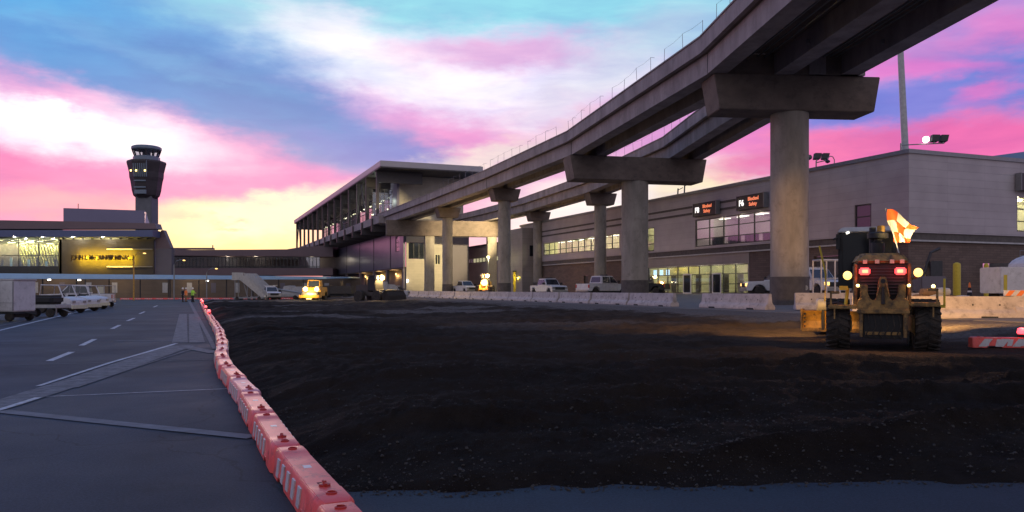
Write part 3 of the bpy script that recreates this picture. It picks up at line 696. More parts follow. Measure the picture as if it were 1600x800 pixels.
# interiors
def room(a0, a1, z0, z1, depth, wallm, axis='y', off=.45, lamps=4, power=60, lampmat='strip_lamp'):
    g = MB(); e = .15
    if axis == 'y':
        g.box(off+depth, off+depth+e, a0-.3, a1+.3, z0-.2, z1+.2); g.box(off, off+depth, a0-.3, a0-.3+e, z0-.2, z1+.2); g.box(off, off+depth, a1+.3-e, a1+.3, z0-.2, z1+.2)
        g.box(off, off+depth, a0-.1, a1+.1, z0-.35, z0-.2); g.box(off, off+depth, a0-.1, a1+.1, z1+.2, z1+.35)
    else:
        g.box(a0-.3, a1+.3, off+depth, off+depth+e, z0-.2, z1+.2); g.box(a0-.3, a0-.3+e, off, off+depth, z0-.2, z1+.2); g.box(a1+.3-e, a1+.3, off, off+depth, z0-.2, z1+.2)
        g.box(a0-.1, a1+.1, off, off+depth, z0-.35, z0-.2); g.box(a0-.1, a1+.1, off, off+depth, z1+.2, z1+.35)
    r_ = g.build('room', wallm, B)
    for k in range(lamps):
        p = a0+(a1-a0)*(k+.5)/lamps; L_ = (a1-a0)/lamps*.6
        g = MB()
        if axis == 'y': g.box(off+depth*.45, off+depth*.45+.25, p-L_/2, p+L_/2, z1+.08, z1+.14)
        else: g.box(p-L_/2, p+L_/2, off+depth*.45, off+depth*.45+.25, z1+.08, z1+.14)
        g.build('ceiling_light', lampmat, r_)
        loc = (off+depth*.45, p, z1-.1) if axis == 'y' else (p, off+depth*.45, z1-.1)
        lamp('room_light', r_, loc, power, (1, .85, .55), .3)
    return r_
room(16, 28.5, 6.35, 9.35, 5, 'interior_mauve', lamps=4, power=140)
room(36.8, 39.6, 6.3, 9.2, 4, 'interior_wall', lamps=1, power=220)
room(45.5, 70, 7.05, 9.0, 4, 'interior_wall', lamps=7, power=330)
rm = room(19.6, 38.8, 1.2, 4.3, 4, 'interior_wall', off=.65, lamps=6, power=190)
room(12.2, 22, 6.5, 9.4, 5, 'interior_wall', 'x', lamps=4, power=520)
for k, yy in enumerate((35.2, 36.6, 38.0)):
    g = MB(); g.box(.75, .8, yy-.35, yy+.35, 3.35, 4.0); g.build('information_screen', 'screen_blue', rm)
for k in range(7):
    yy = 20.8+k*2.55; g = MB(); g.box(2.5, 2.6, yy, yy+1.0, 1.3, 3.3); g.build('interior_door', 'interior_mauve' if k % 2 else 'dark_band', rm)
# roof extension rising to the right
g = MB(); g.hex([(9, 1.2, 12.62), (40, 1.2, 12.62), (40, 30, 12.62), (9, 30, 12.62), (9, 1.2, 12.64), (40, 1.2, 17.5), (40, 30, 17.5), (9, 30, 12.64)]); g.build('sloping_roof', 'blue_tail', B)
# far lower wing and stair block
B2 = thing('concourse_wing', 'lower far wing of the concourse seen between the guideway piers', 'building', (31, 62, 0), TH)
g = MB(); wall(g, 'y', 1.2, .4, 79.6, 150, .6, 10.2, [(86, 112, 7.0, 8.0)]); g.box(1.2, 20, 149.6, 150, .6, 10.2); g.build('wall', 'cladding', B2)
g = MB(); g.box(1.0, 20, 79.7, 150, 10.2, 10.5); g.build('roof', 'dark_steel', B2)
window(B2, 'y', 1.2, 86.05, 111.9, 7.02, 7.98, 14, (), pane='glass')
g = MB(); g.box(2.6, 2.7, 86, 112, 6.8, 8.2); g.build('lit_wall', 'lit_window', B2)
B3 = thing('stair_block', 'plain grey stair block at the far end of the concourse', 'building', (31, 62, 0), TH)
g = MB(); wall(g, 'x', 72.5, .3, -2.3, .9, .6, 11.6, [(-1.3, .1, 7.0, 8.8)]); g.box(-2.6, -2.3, 72.5, 79, .6, 11.6); g.box(-2.3, -.1, 78.7, 79, .6, 11.6); g.box(-2.3, -.1, 72.8, 78.7, 11.3, 11.6); g.build('wall', 'lower_cladding', B3)
window(B3, 'x', 72.5, -1.28, .08, 7.02, 8.78, 2, (), pane='dark_glass')
for k in range(4):
    g = MB(); g.box(-.12, .9, 71.9, 72.2, 2.2+k*.75, 2.42+k*.75); g.build('lit_strip', 'dark_band' if k % 2 else 'lit_window', B3)

# gate number boards on the facade
def rotl(p):
    c, s_ = math.cos(TH), math.sin(TH); return (31+p[0]*c-p[1]*s_, 62+p[0]*s_+p[1]*c, p[2])
def gate_board(yl, num, label, axis='y', xl=0):
    t = thing('gate_board', label, 'gate sign', rotl((-.35, yl, 10.35)) if axis == 'y' else rotl((xl, -.35, 10.6)), TH-math.pi/2 if axis == 'y' else TH, 'illuminated gate boards')
    w, h_ = 2.05, .72
    g = MB(); g.box(-w, w, -.25, .25, -h_, h_); g.build('cabinet', 'sign_black', t, bevel=.03)
    for a_ in (w, -w-.06): g = MB(); g.box(a_, a_+.06, -.28, .28, -h_-.02, h_+.02); g.build('side_trim', 'grey_steel', t)
    text(num, .82, 'sign_white', t, (-1.28, -.262, -.05), name='gate_number', bold=.02)
    text('Blocked', .50, 'led_orange', t, (.55, -.262, .28), name='message_line', bold=.012)
    text('Safety', .50, 'led_orange', t, (.5, -.262, -.25), name='message_line', bold=.012)
    g = MB(); g.box(-.1, .1, .25, .36, -.3, .3); g.build('bracket', 'dark_steel', t)
gate_board(26.0, 'F8', 'black gate board reading F8, the farther left one above the waiting-room windows')
gate_board(18.4, 'F6', 'black gate board reading F6, beside the nearest thick pier')
gate_board(0, 'F4', 'black gate board at the right edge of the photo above a lit window', 'x', 14.0)
# waiting seats behind glass
for k, yy in enumerate((17.8, 20.6, 23.4, 26.2)):
    t = thing('waiting_seats', ['dark seat row behind the upper windows, nearest the thick pier', 'dark seat row behind the upper windows, second from the thick pier', 'dark seat row behind the upper windows, third from the thick pier', 'dark seat row behind the upper windows, farthest from the thick pier'][k], 'seats', rotl((1.4, yy, 6.15)), TH, 'waiting-room seat rows')
    for j in range(4):
        g = MB(); g.box(0, .12, -1+j*.55, -.52+j*.55, .45, 1.2); g.build('backrest', 'seat_blue', t, bevel=.03)
        g = MB(); g.box(.12, .6, -1+j*.55, -.52+j*.55, .4, .5); g.build('seat', 'seat_blue', t, bevel=.03)
    g = MB(); g.box(.1, .5, -.95, -.88, 0, .4); g.box(.1, .5, 1.0, 1.07, 0, .4); g.build('leg', 'dark_steel', t)
# roof floodlights
def floods(label, loc, rot, arm, n_, aim, power, lit):
    t = thing('roof_floodlight', label, 'floodlight', loc, rot, 'floodlights on the concourse roof')
    g = MB(); g.tube([(0, 0, 0), (0, 0, .7)], .06); g.tube([(0, 0, .55), (arm, 0, .75)], .045); g.build('arm', 'grey_steel', t)
    for k in range(n_):
        x = arm-.1-k*.75; g = MB(); g.hex([(x-.28, -.2, .9), (x+.28, -.2, .9), (x+.22, .1, .8), (x-.34, .1, .8), (x-.2, -.2, 1.4), (x+.4, -.2, 1.4), (x+.34, .05, 1.35), (x-.26, .05, 1.35)])
        hd = g.build('lamp_head', 'dark_steel', t)
        g = MB(); g.box(x-.05, x+.05, -.05, .05, .7, .95); g.build('stem', 'grey_steel', t)
    g = MB(); x = arm-.1-n_*.75; g.lathe([(.05, -.24), (.22, -.2), (.24, .0), (.1, .1)], 14, (x, -.05, 1.0), 'y'); g.build('lamp_lens', 'lamp_white' if lit else 'dark_glass', t, smooth=True)
    return t
floods('pair of roof floodlight heads on a long arm above the concourse corner', rotl((.5, 1.2, 12.6)), R(4), 3.6, 2, None, 0, True)
floods('small pair of roof floodlight heads just right of the thick pier', rotl((.6, 10.6, 12.6)), R(4), .9, 2, None, 0, False)
lamp('flood_beam', None, rotl((-.9, 77, 12.8)), 38000, (1, .80, .42), .25, 50, (-13, 151, 11), .6)
lamp('flood_beam', None, rotl((-.9, 60, 12.0)), 6500, (1, .76, .34), .2, 80, (-8, 112, 9), .6)
t = thing('security_camera', 'tiny curved camera bracket on the roof beside the small floodlights', 'camera', rotl((.4, 8.8, 12.6)), R(10))
g = MB(); g.tube([(.5, 0, 0), (.5, 0, .55), (.35, 0, .8), (.1, 0, .85), (-.1, 0, .7), (-.15, 0, .55)], .04, 6); g.build('bracket', 'grey_steel', t); g = MB(); g.lathe([(.02, .2), (.2, .3), (.22, .42), (.05, .55)], 14, (-.15, 0, 0)); g.build('dome', 'dark_steel', t, smooth=True)
# leaning mast behind the roof
t = thing('light_mast', 'tall pale tapering mast leaning left above the concourse roof', 'mast', (37.5, 75, 1.1))
g = MB(); g.tube([(0, 0, 0), (-.35, 0, 14), (-1.6, 0, 40)], [.34, .31, .2], 18); g.build('pole', 'dull_white', t, smooth=True)
g = MB(); g.box(-.9, .7, -.6, .6, 0, .6); g.build('base', 'column_concrete', t)
for x, y in ((-5, 97), (-2, 94)): pass
# rooftop bits behind the bright gap
for px, h_, lb in ((1055, 1.2, 'slim rooftop vent post left of the pale sky gap'), (1066, 1.7, 'slim rooftop vent post with a short arm in the pale sky gap')):
    Y = 95; X = (px-CX)/F*Y; t = thing('roof_post', lb, 'post', (X+1.5, Y+6, 12.28)); g = MB(); g.tube([(0, 0, 0), (.1, 0, h_+1)], .09, 8); g.tube([(.1, 0, h_+.8), (.7, 0, h_+1.1)], .05, 6); g.build('post', 'dark_steel', t)

# ------------------------------------------------------------------ rail station
S = thing('rail_station', 'glass-sided elevated rail station with a flat overhanging roof on dark steel frames', 'station', (-24.3, 150, 0), TH)
SL = 140
g = MB(); g.box(-.6, 20, 0, SL, 24.9, 26.0); g.build('roof', 'roof_metal', S, bevel=.05)
g = MB(); g.box(-.5, 19.9, .1, SL-.1, 24.7, 24.9); g.build('soffit', 'station_steel', S)
g = MB(); g.box(-.9, .4, 0, SL, 14.2, 15.6); g.build('deck_edge', 'girder_concrete', S)
g = MB(); g.box(.4, 19, 0, SL, 14.2, 14.9); g.build('platform_deck', 'station_steel', S)
for k in range(14):
    y = 5.2+k*10.1*1.0
    if y > SL-.5: y = SL-.5
    g = MB(); g.box(-.28, .28, y-.22, y+.22, 15.6, 24.7); g.build('frame_column', 'station_steel', S)
    g = MB(); g.box(.28, 9, y-.15, y+.15, 22.5, 24.7); g.build('frame_beam', 'station_steel', S)
    g = MB(); g.box(-1.25, -.9, y-.25, y+.25, 12.9, 15.4); g.box(-.9, 6, y-.3, y+.3, 12.9, 14.2); g.build('deck_bracket', 'station_steel', S)
for y, dy in ((15.3, 10.1), (25.4, -10.1), (126.4, 8), (136, -8)):
    g = MB(); g.tube([(0, y, 16), (0, y+dy*.62, 24)], .13, 8); g.build('diagonal_brace', 'station_steel', S, smooth=True)
g = MB(); wall(g, 'x', 9.5, .3, 5.4, 19, 14.9, 24.7, []); g.build('end_wall', 'station_panel', S)
g = MB(); g.box(4.9, 5.4, 9.5, 16, 14.9, 24.7); g.build('corner_wall', 'mauve_panel', S)
f_ = window(S, 'y', 4.9, 16.2, 110, 15.2, 22.4, 26, (.3, .62), pane='station_glass', frame='station_steel', fw=.16)
g = MB(); g.box(5.3, 19, 16.2, SL-20, 14.92, 15.0); g.build('platform_floor', 'interior_mauve', S)
for k in range(16):
    g = MB(); g.box(7, 7.5, 18+k*7, 20.2+k*7, 22.0, 22.15); g.build('platform_light', 'ceiling_lamp', S)
for k in range(5): lamp('platform_lamp', S, (8, 20+k*20, 21.5), 550, (1, .93, .75), .3)
g = MB(); g.box(5.5, 19, 90, 90.3, 15.0, 24.6); g.build('partition', 'mauve_wall', S)
f_ = window(S, 'x', 13.0, .6, 4.8, 15.0, 22.3, 5, (.35, .6, .85), pane='station_glass', frame='station_steel')
lamp('platform_lamp', S, (3, 16, 20), 500, (.9, 1, .75), .2)
for k in range(5):
    g = MB(); g.box(1.0+k*.8, 1.3+k*.8, 15, 15.4, 17+(k % 3)*1.2, 17.25+(k % 3)*1.2); g.build('platform_light', 'ceiling_lamp', S)
# lower building under the station
LB = thing('station_base_building', 'dull blue and beige panelled building under the rail station', 'building', (-20.6, 150.5, 0), TH)
g = MB(); wall(g, 'y', 0, .4, 0, 102, 5.9, 12.8, [(3.2, 6.4, 9.0, 12.0)]); g.build('side_wall', 'blue_panel', LB)
g = MB()
for y in (10.5, 26.5, 42.5, 60, 80): g.box(-.06, -.004, y, y+.45, 5.9, 12.8)
g.build('joint_strip', 'dark_steel', LB)
window(LB, 'y', 0, 3.25, 6.35, 9.02, 11.98, 2, (.3, .6), pane='station_glass')
g = MB(); g.box(.5, .6, 3, 6.6, 8.8, 12.2); g.build('sunset_reflection_panel', 'rose_fascia', LB)  # rose panel behind the pane, the sunset reflection painted as colour
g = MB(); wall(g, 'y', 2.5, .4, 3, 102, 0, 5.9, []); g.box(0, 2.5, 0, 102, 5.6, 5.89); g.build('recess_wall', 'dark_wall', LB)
for y in (0, 14, 27, 43, 61, 80):
    g = MB(); g.box(0, .5, y, y+.8, 0, 5.6); g.build('pillar', 'mauve_wall', LB)
g = MB(); wall(g, 'x', -.35, .35, 0.5, 13.0, 0, 13.4, [(.9, 4.0, 7.4, 10.6), (6.1, 7.2, 6.4, 8.4)]); g.build('front_wall', 'station_panel', LB)
window(LB, 'x', -.35, .92, 3.98, 7.42, 10.58, 3, (), pane='dark_glass'); window(LB, 'x', -.35, 6.12, 7.18, 6.42, 8.38, 2, (), pane='dark_glass', frame='cream_paint')
g = MB(); g.box(9.2, 12.9, -.48, -.355, 0, 11.7); g.build('grey_panel', 'mauve_wall', LB)
g = MB(); g.box(.5, 13, 0, 30, 13.4, 13.6); g.build('roof', 'dark_steel', LB)
for y, lp in ((16, 1), (30, 1), (48, 1)):
    g = MB(); g.box(2.35, 2.5, y-.25, y+.25, 4.6, 5.0); g.build('wall_lamp', 'lamp_warm', LB); lamp('wall_light', LB, (1.9, y, 4.4), 260, (1, .55, .18), .1)
g = MB(); g.box(.55, .75, -.6, -.36, 3.0, 3.5); g.build('wall_lamp', 'lamp_white', LB)

# ------------------------------------------------------------------ terminal on the left
YT = 160
T = thing('terminal_building', 'terminal with a glowing yellow name wall and lit glass hall at far left', 'building', (0, YT, 0))
def tx(px, Y=YT): return (px-CX)/F*Y
def tz(py, Y=YT): return H+(HY-py)/F*Y
g = MB(); g.box(tx(-160), tx(100), 18, 18.4, 4, 13); g.box(tx(93), tx(94)+.3, 0, 18, 4, 12); g.build('hall_back_wall', 'interior_wall', T)
g = MB(); g.box(tx(-160), tx(93), 0, 18, tz(361), tz(361)+.3); g.build('hall_ceiling', 'interior_wall', T)
g = MB(); g.box(tx(-160), tx(93), .2, 18, 3.4, 3.9); g.build('hall_floor', 'dark_band', T)
window(T, 'x', -.2, tx(-160), tx(93), tz(425), tz(364), 8, (.42,), pane='glass', frame='dark_steel', fw=.14)
g = MB()
for k in range(16):
    x = tx(8)+k*.62; g.hex([(x, 6, tz(414)), (x+.3, 6, tz(414)), (x+.3, 6.2, tz(414)), (x, 6.2, tz(414)), (x-1.1, 5.6, tz(380)), (x-.8, 5.6, tz(380)), (x-.8, 5.8, tz(380)), (x-1.1, 5.8, tz(380))])
g.build('tilted_louvres', 'slat_yellow', T)
g = MB(); g.box(tx(-160), tx(90), 8, 8.1, tz(416), tz(378)); g.build('louvre_backing', 'dark_band', T)
for k in range(34):
    x = tx(-40+random.random()*130); y = 1+random.random()*14; z = tz(366)+random.random()*.3-random.random()*1.5
    g = MB(); g.box(x-.55, x+.55, y-.12, y+.12, z, z+.08); g.build('hall_light', 'ceiling_lamp', T)
for k in range(5): lamp('hall_lamp', T, (tx(-60+k*34), 3.5, tz(372)), 48000, (1, .84, .38), .4)
g = MB(); g.box(tx(-160), tx(93), -.1, 1.1, 3.9, tz(416)); g.build('hall_sill', 'dark_steel', T)
for k in range(9):
    g = MB(); x = tx(-20+k*14); g.box(x, x+.4, 1.5, 1.7, tz(418), tz(408-(k % 3)*3)); g.build('hall_partition', 'seat_blue' if k % 2 else 'canopy_metal', T)
g = MB(); g.box(tx(93), tx(240), 0, .5, 3.5, tz(374)); g.build('name_wall', 'dark_wall', T)
text('JOHN S. McCAIN III', 1.35, 'letter_brown', T, (tx(146.5), -.95, tz(403)), name='name_lettering', depth=.12, sx=.72, bold=.025)
text('TERMINAL 3', 1.35, 'letter_brown', T, (tx(191), -.95, tz(403)), name='name_lettering', depth=.12, sx=.78, bold=.025)
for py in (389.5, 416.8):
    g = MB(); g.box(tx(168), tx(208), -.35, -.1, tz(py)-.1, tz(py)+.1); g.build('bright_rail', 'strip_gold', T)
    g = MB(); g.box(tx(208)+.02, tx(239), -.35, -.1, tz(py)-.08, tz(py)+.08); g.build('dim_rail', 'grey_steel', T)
    g = MB()
    for q_ in range(5): x = tx(170+q_*16); g.box(x, x+.08, -.1, 0, tz(py)-.05, tz(py)+.05)
    g.build('rail_bracket', 'grey_steel', T)
for k in range(12):
    for dz in (-1.25, 0, 1.25): lamp('name_wash', T, (tx(125+k*7.3), -.78, tz(403)+dz), 210 if dz == 0 else 50, (1, .64, .01), 0)
g = MB(); g.box(tx(-160), tx(240), .5, 5, tz(374), tz(366.5)); g.build('clerestory', 'interior_wall', T)
for k in range(10): g = MB(); x = tx(98+k*14.5); g.box(x, x+.22, .2, .49, tz(374), tz(366)); g.build('clerestory_post', 'dark_steel', T)
for px in (32, 75, 122, 168):
    g = MB(); g.lathe([(.1, .05), (.5, 0), (.5, -.15), (.1, -.22)], 14, (tx(px), -1.6, tz(369.5))); g.build('soffit_lamp', 'head_lamp', T, smooth=True); lamp('soffit_light', T, (tx(px), -1.9, tz(371.5)), 900, (1, .9, .62), .2)
g = MB(); g.box(tx(-160), tx(249), -3, .4, tz(370, 157), tz(359.5, 157)); g.build('lower_fascia', 'blue_fascia', T)
g = MB(); g.prism([(tx(-160), tz(359)), (tx(265), tz(386)), (tx(263), tz(382)), (tx(250.5), tz(350.5)), (tx(100), tz(347)), (tx(18), tz(345.5)), (tx(16), tz(344)), (tx(-160), tz(342))] if False else [(tx(-160), tz(359)), (tx(253), tz(359)), (tx(250), tz(350.5)), (tx(100), tz(347)), (tx(-160), tz(343))], -2.4, .4, 'y'); g.build('upper_fascia', 'rose_fascia', T)
g = MB(); g.prism([(tx(240.5), tz(373)), (tx(250.4), tz(359.2)), (tx(253.2), tz(359.2)), (tx(265), tz(387)), (tx(262), tz(388)), (tx(240.5), tz(388))], 0.6, 2, 'y'); g.build('end_fascia', 'rose_fascia', T)
g = MB(); g.box(tx(240)+.1, tx(266), .6, 2, 3.5, tz(388.1)); g.build('end_block', 'mauve_wall', T)
PX = [tx(99, 164), tx(226, 164), tx(236, 171)]; g = MB(); g.hex([(PX[0], 4, tz(353, 164)), (PX[1], 4, tz(353, 164)), (PX[2], 11, tz(353, 164)), (PX[0], 11, tz(353, 164)), (PX[0], 4, tz(325, 164)), (PX[1], 4, tz(329, 164)), (PX[2]-1.0, 11, tz(329, 164)), (PX[0], 11, tz(325, 164))]); g.build('penthouse', 'mauve_panel', T)
g = MB(); g.tube([(tx(101), 5, tz(325)), (tx(101), 5, tz(314))], .07, 6); g.build('roof_aerial', 'dark_steel', T)
# connector
Cn = thing('connector_building', 'low upper-level glazed connector between terminal and station', 'building', (0, 215, 0))
YC = 215
zt_ = lambda py: tz(py, YC)
pr = [(tx(236, YC), zt_(427)), (tx(520, YC), zt_(427)), (tx(520, YC), zt_(384)), (tx(470, YC), zt_(386)), (tx(445, YC), zt_(390)), (tx(300, YC), zt_(391)), (tx(236, YC), zt_(388))]
g = MB(); g.prism([(tx(236, YC), zt_(399)), (tx(520, YC), zt_(401)), (tx(520, YC), zt_(383)), (tx(470, YC), zt_(386)), (tx(448, YC), zt_(389.5)), (tx(300, YC), zt_(390.5)), (tx(236, YC), zt_(388))], 0, 12, 'y'); g.build('upper_wall', 'rose_fascia', Cn)
g = MB(); g.box(tx(236, YC), tx(520, YC), 0, 12, zt_(430), zt_(419)); g.build('lower_wall', 'rose_fascia', Cn)
g = MB(); g.box(tx(236, YC), tx(520, YC), 8, 8.3, zt_(419), zt_(400)); g.build('back_wall', 'mauve_wall', Cn)
window(Cn, 'x', 0, tx(250, YC), tx(500, YC), zt_(418.8), zt_(401.2), 44, (.15,), pane='station_glass', frame='dark_steel', fw=.16)
g = MB(); g.box(tx(262, YC), tx(327, YC), 2, 4, zt_(389), zt_(386.5)); g.tube([(tx(326, YC), 3, zt_(389)), (tx(326, YC), 3, zt_(382))], .15, 6); g.build('roof_rail', 'rose_fascia', Cn)
for px in (345, 390, 480): lamp('corridor_lamp', Cn, (tx(px, YC), 5, zt_(405)), 160, (1, .85, .6), .3)
# perimeter wall below
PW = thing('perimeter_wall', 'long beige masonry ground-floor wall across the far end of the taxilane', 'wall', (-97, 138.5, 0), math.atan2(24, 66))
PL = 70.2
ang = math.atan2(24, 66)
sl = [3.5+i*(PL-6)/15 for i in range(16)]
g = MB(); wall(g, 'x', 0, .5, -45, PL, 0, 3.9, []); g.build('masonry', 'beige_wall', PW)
for i, x in enumerate(sl):
    if i in (6,): continue
    w_ = .45
    g = MB(); g.box(x-w_, x+w_, -.06, .0, 1.0, 2.9); g.build('slit_window', 'dull_white' if i % 3 else 'mauve_wall', PW)
for x in (8, 20, 34, 49, 60):
    g = MB(); g.box(x, x+.12, -.08, -.0, 0, 3.85); g.build('downpipe', 'dark_steel', PW)
for i, x in enumerate((6, 16, 26, 38)): lamp('canopy_light', None, Vector((-97, 138.5, 0))+Vector((x*math.cos(ang)+3*math.sin(ang), x*math.sin(ang)-3*math.cos(ang), 3.6)), 130, (1, .72, .36), .2)
# canopy
CP = thing('walkway_canopy', 'long pale blue flat walkway canopy in front of the beige wall', 'canopy')
a = Vector((-96, 112)); b_ = Vector((-36.5, 166)); 
g = MB(); d = (b_-a).normalized(); nn = Vector((-d.y, d.x))
p0 = a-d*25; vs = []
for p, th_ in ((p0, .95), (a, .9), (a+(b_-a)*.5, .75), (b_, .25)):
    zt0 = 4.28
    vs.append([(p.x, p.y, zt0-th_), (p.x+nn.x*3.5, p.y+nn.y*3.5, zt0-th_), (p.x+nn.x*3.5, p.y+nn.y*3.5, zt0), (p.x, p.y, zt0)])
fl = [v for r_ in vs for v in r_]; fs = [(0, 1, 2, 3), (15, 14, 13, 12)]
for i in range(3):
    for k in range(4): fs.append((4*i+k, 4*i+(k+1) % 4, 4*i+4+(k+1) % 4, 4*i+4+k))
CPa = XZ(-130, 0, 118)[0]
g = MB(); Yl, Yr_ = 124.0, 160.0
pa = [(CPa, 116.5, .85), (XZ(0, 0, 124)[0], 124, .85), (XZ(300, 0, 140)[0], 140, .72), (XZ(470, 0, 152)[0], 152, .62), (XZ(548, 0, 160)[0], 160, .22)]
vs = []
for x, y, th_ in pa: vs += [(x, y, 4.15-th_), (x+1.2, y-.0+3.4, 4.15-th_), (x+1.2, y+3.4, 4.15), (x, y, 4.15)]
fs = [(0, 1, 2, 3), tuple(4*(len(pa)-1)+k for k in (3, 2, 1, 0))]
for i in range(len(pa)-1):
    for k in range(4): fs.append((4*i+k, 4*i+(k+1) % 4, 4*i+4+(k+1) % 4, 4*i+4+k))
g.add(vs, fs); g.build('canopy_roof', 'canopy_metal', CP)
for i in range(11):
    f_ = i/10; x = pa[1][0]+(pa[3][0]-pa[1][0])*f_; y = 124+28*f_+1.8; g = MB(); g.tube([(x, y, 0), (x, y, 3.5)], .1, 8); g.build('post', 'dark_steel', CP, smooth=True)
for px in (77, 124, 324):
    Y = 124+ (px/470)*28+.9; x, z = XZ(px, 435, Y); g = MB(); g.box(x-.2, x+.2, Y-.1, Y+.1, 3.1, 3.28); g.build('canopy_lamp', 'lamp_white', CP)
# lamp posts near the terminal
for px, py, Y, lb in ((209, 396, 118, 'lit street lamp with a curved arm in front of the yellow name wall'), (272, 407, 128, 'small lit street lamp right of the name wall'), (323, 420, 132, 'small low street lamp over the canopy, farthest right of the far lamps')):
    x = tx(px, Y); zt0 = tz(py, Y); t = thing('street_lamp', lb, 'street lamp', (x, Y, 0), 0, 'street lamps by the terminal')
    g = MB(); g.tube([(0, 0, 0), (0, 0, zt0-.7), (.3, 0, zt0-.15), (.9, 0, zt0+.1), (1.5, 0, zt0+.1)], [.12, .09, .07, .06, .05], 8); g.build('pole', 'cat_yellow' if px == 209 else 'grey_steel', t, smooth=True)
    g = MB(); g.lathe([(.03, .1), (.2, .06), (.22, 0), (.12, -.06)], 12, (1.6, 0, zt0)); g.build('lamp_head', 'head_lamp', t, smooth=True)
# wall lamps in the yard between the piers
for px, py, Y, lb in ((763, 402, 138, 'small white yard lamp on a post left of the slim pier'), (800, 398, 138, 'small white yard lamp just right of the slim pier')):
    x = tx(px, Y); z = tz(py, Y); t = thing('yard_lamp', lb, 'lamp', (x, Y, .7), 0, 'yard lamps')
    g = MB(); g.tube([(0, 0, 0), (0, 0, z-.8)], .07, 8); g.build('post', 'grey_steel', t); g = MB(); g.lathe([(.1, .25), (.28, .15), (.2, -.15), (.05, -.2)], 12, (0, 0, z-.7)); g.build('lamp_head', 'lamp_yellow', t, smooth=True)
    lamp('yard_light', t, (0, -.4, z-1.1), 350, (1, .85, .4), .2)
t = thing('yellow_doorway', 'glowing yellow service booth beside the grey stair block', 'booth', (.0, 131, .9))
g = MB(); g.box(.2, 1.9, 0, 2, 0, 3.6); g.build('wall', 'yellow_paint', t); g = MB(); g.box(.1, 2.0, -.3, 2, 3.61, 3.8); g.build('roof', 'dark_steel', t); g = MB(); g.box(.7, 1.3, -.15, -.005, 3.1, 3.3); g.build('lamp', 'lamp_yellow', t)
lamp('booth_light', t, (1, -1.0, 2.6), 160, (1, .8, .1), .1)

# ------------------------------------------------------------------ control tower
CT = thing('control_tower', 'tall dark air traffic control tower with flared cab behind the terminal', 'control tower', (tx(229, 540), 540, 0))
def th(py): return tz(py, 540)
k_ = 540/F
g = MB(); g.box(-12.5*k_, 12.5*k_, -5, 6, 0, th(306)); g.build('shaft', 'tower_concrete', CT, bevel=.4)
def rings(lst, n=8, ph=22.5):
    g = MB(); vs = []; fs = []
    for r_, z in lst:
        for q_ in range(n): a_ = R(ph+q_*360/n); vs.append((r_*math.cos(a_), r_*math.sin(a_), z))
    for i in range(len(lst)-1):
        for q_ in range(n): fs.append((i*n+q_, i*n+(q_+1) % n, (i+1)*n+(q_+1) % n, (i+1)*n+q_))
    fs += [tuple(range(n))[::-1], tuple(range((len(lst)-1)*n, len(lst)*n))]; g.add(vs, fs); return g
rings([(15*k_, th(310)), (19*k_, th(306)), (21*k_, th(298)), (21.5*k_, th(294)), (23*k_, th(284)), (24.5*k_, th(278)), (25*k_, th(270)), (28.5*k_, th(255)), (28*k_, th(252.5))]).build('pod', 'tower_dark', CT)
rings([(19.5*k_, th(252.5)), (19.5*k_, th(246)), (18*k_, th(245))], 12).build('cab_base', 'tower_cab', CT)
rings([(16.5*k_, th(245)), (19.5*k_, th(235))], 12).build('cab_glass', 'station_glass', CT)
rings([(6*k_, th(245)), (6*k_, th(234))], 8).build('cab_core', 'tower_dark', CT)
for q_ in range(12):
    a_ = R(22.5+q_*30); g = MB(); g.tube([(17*k_*math.cos(a_), 17*k_*math.sin(a_), th(245)), (20.5*k_*math.cos(a_), 20.5*k_*math.sin(a_), th(235))], .45, 6); g.build('cab_mullion', 'tower_dark', CT)
rings([(20.5*k_, th(235.5)), (22*k_, th(234)), (22*k_, th(230.5)), (19*k_, th(229))], 16).build('cab_roof', 'tower_cab', CT)
for q_ in range(7):
    x = (-10+q_*3.4)*k_; g = MB(); g.hex([(x, -26*k_, th(254)), (x+1.7*k_, -26*k_, th(254)), (x+1.7*k_, -25*k_, th(254)), (x, -25*k_, th(254)), (x*.9, -23.4*k_, th(279)), (x*.9+1.5*k_, -23.4*k_, th(279)), (x*.9+1.5*k_, -22*k_, th(279)), (x*.9, -22*k_, th(279))]); g.build('pod_fin', 'tower_cab', CT)
for px in (217, 225, 238.5):
    x = (px-229)*k_; g = MB(); g.box(x-.5, x+.5, -26.5*k_, -26.1*k_, th(271.5), th(269)); g.build('lit_pod_window', 'lamp_yellow', CT)
for py in (284, 294, 302):
    g = MB(); g.box(-9*k_, 9*k_, -23.3*k_, -22.2*k_, th(py+2), th(py)) if py < 300 else g.box(-9*k_, 9*k_, -22*k_, -20*k_, th(305), th(299)); g.build('pod_band', 'tower_cab', CT)

# ------------------------------------------------------------------ concrete barriers
def barrier_mesh(L_=5.9):
    g = MB(); pr = [(-.3, .0), (-.3, .08), (-.28, .2), (-.13, .34), (-.085, .81), (.085, .81), (.13, .34), (.28, .2), (.3, .08), (.3, 0)]
    g.prism(pr, -L_/2, L_/2, 'x')
    return g
bp = thing('concrete_barrier', 'x', 'barrier', (0, 0, 0), 0, 'concrete road barriers around the work site')
ob = barrier_mesh().build('body', 'barrier_concrete', bp, bevel=.02)
g = MB()
for x in (-1.7, 1.7): g.box(x-.28, x+.28, -.312, .312, -.01, .085)
g.build('drain_slot', 'chassis_black', bp)
g = MB()
for x in (-2.2, -1.0, 1.2, 2.1): g.lathe([(.03, -.13), (.03, .13)], 8, (x, 0, .5), 'y')
g.build('lifting_hole', 'chassis_black', bp)
def along(px): r_ = (px-CX)/F; Y = 27.9/(r_+.38); return (r_*Y, Y)
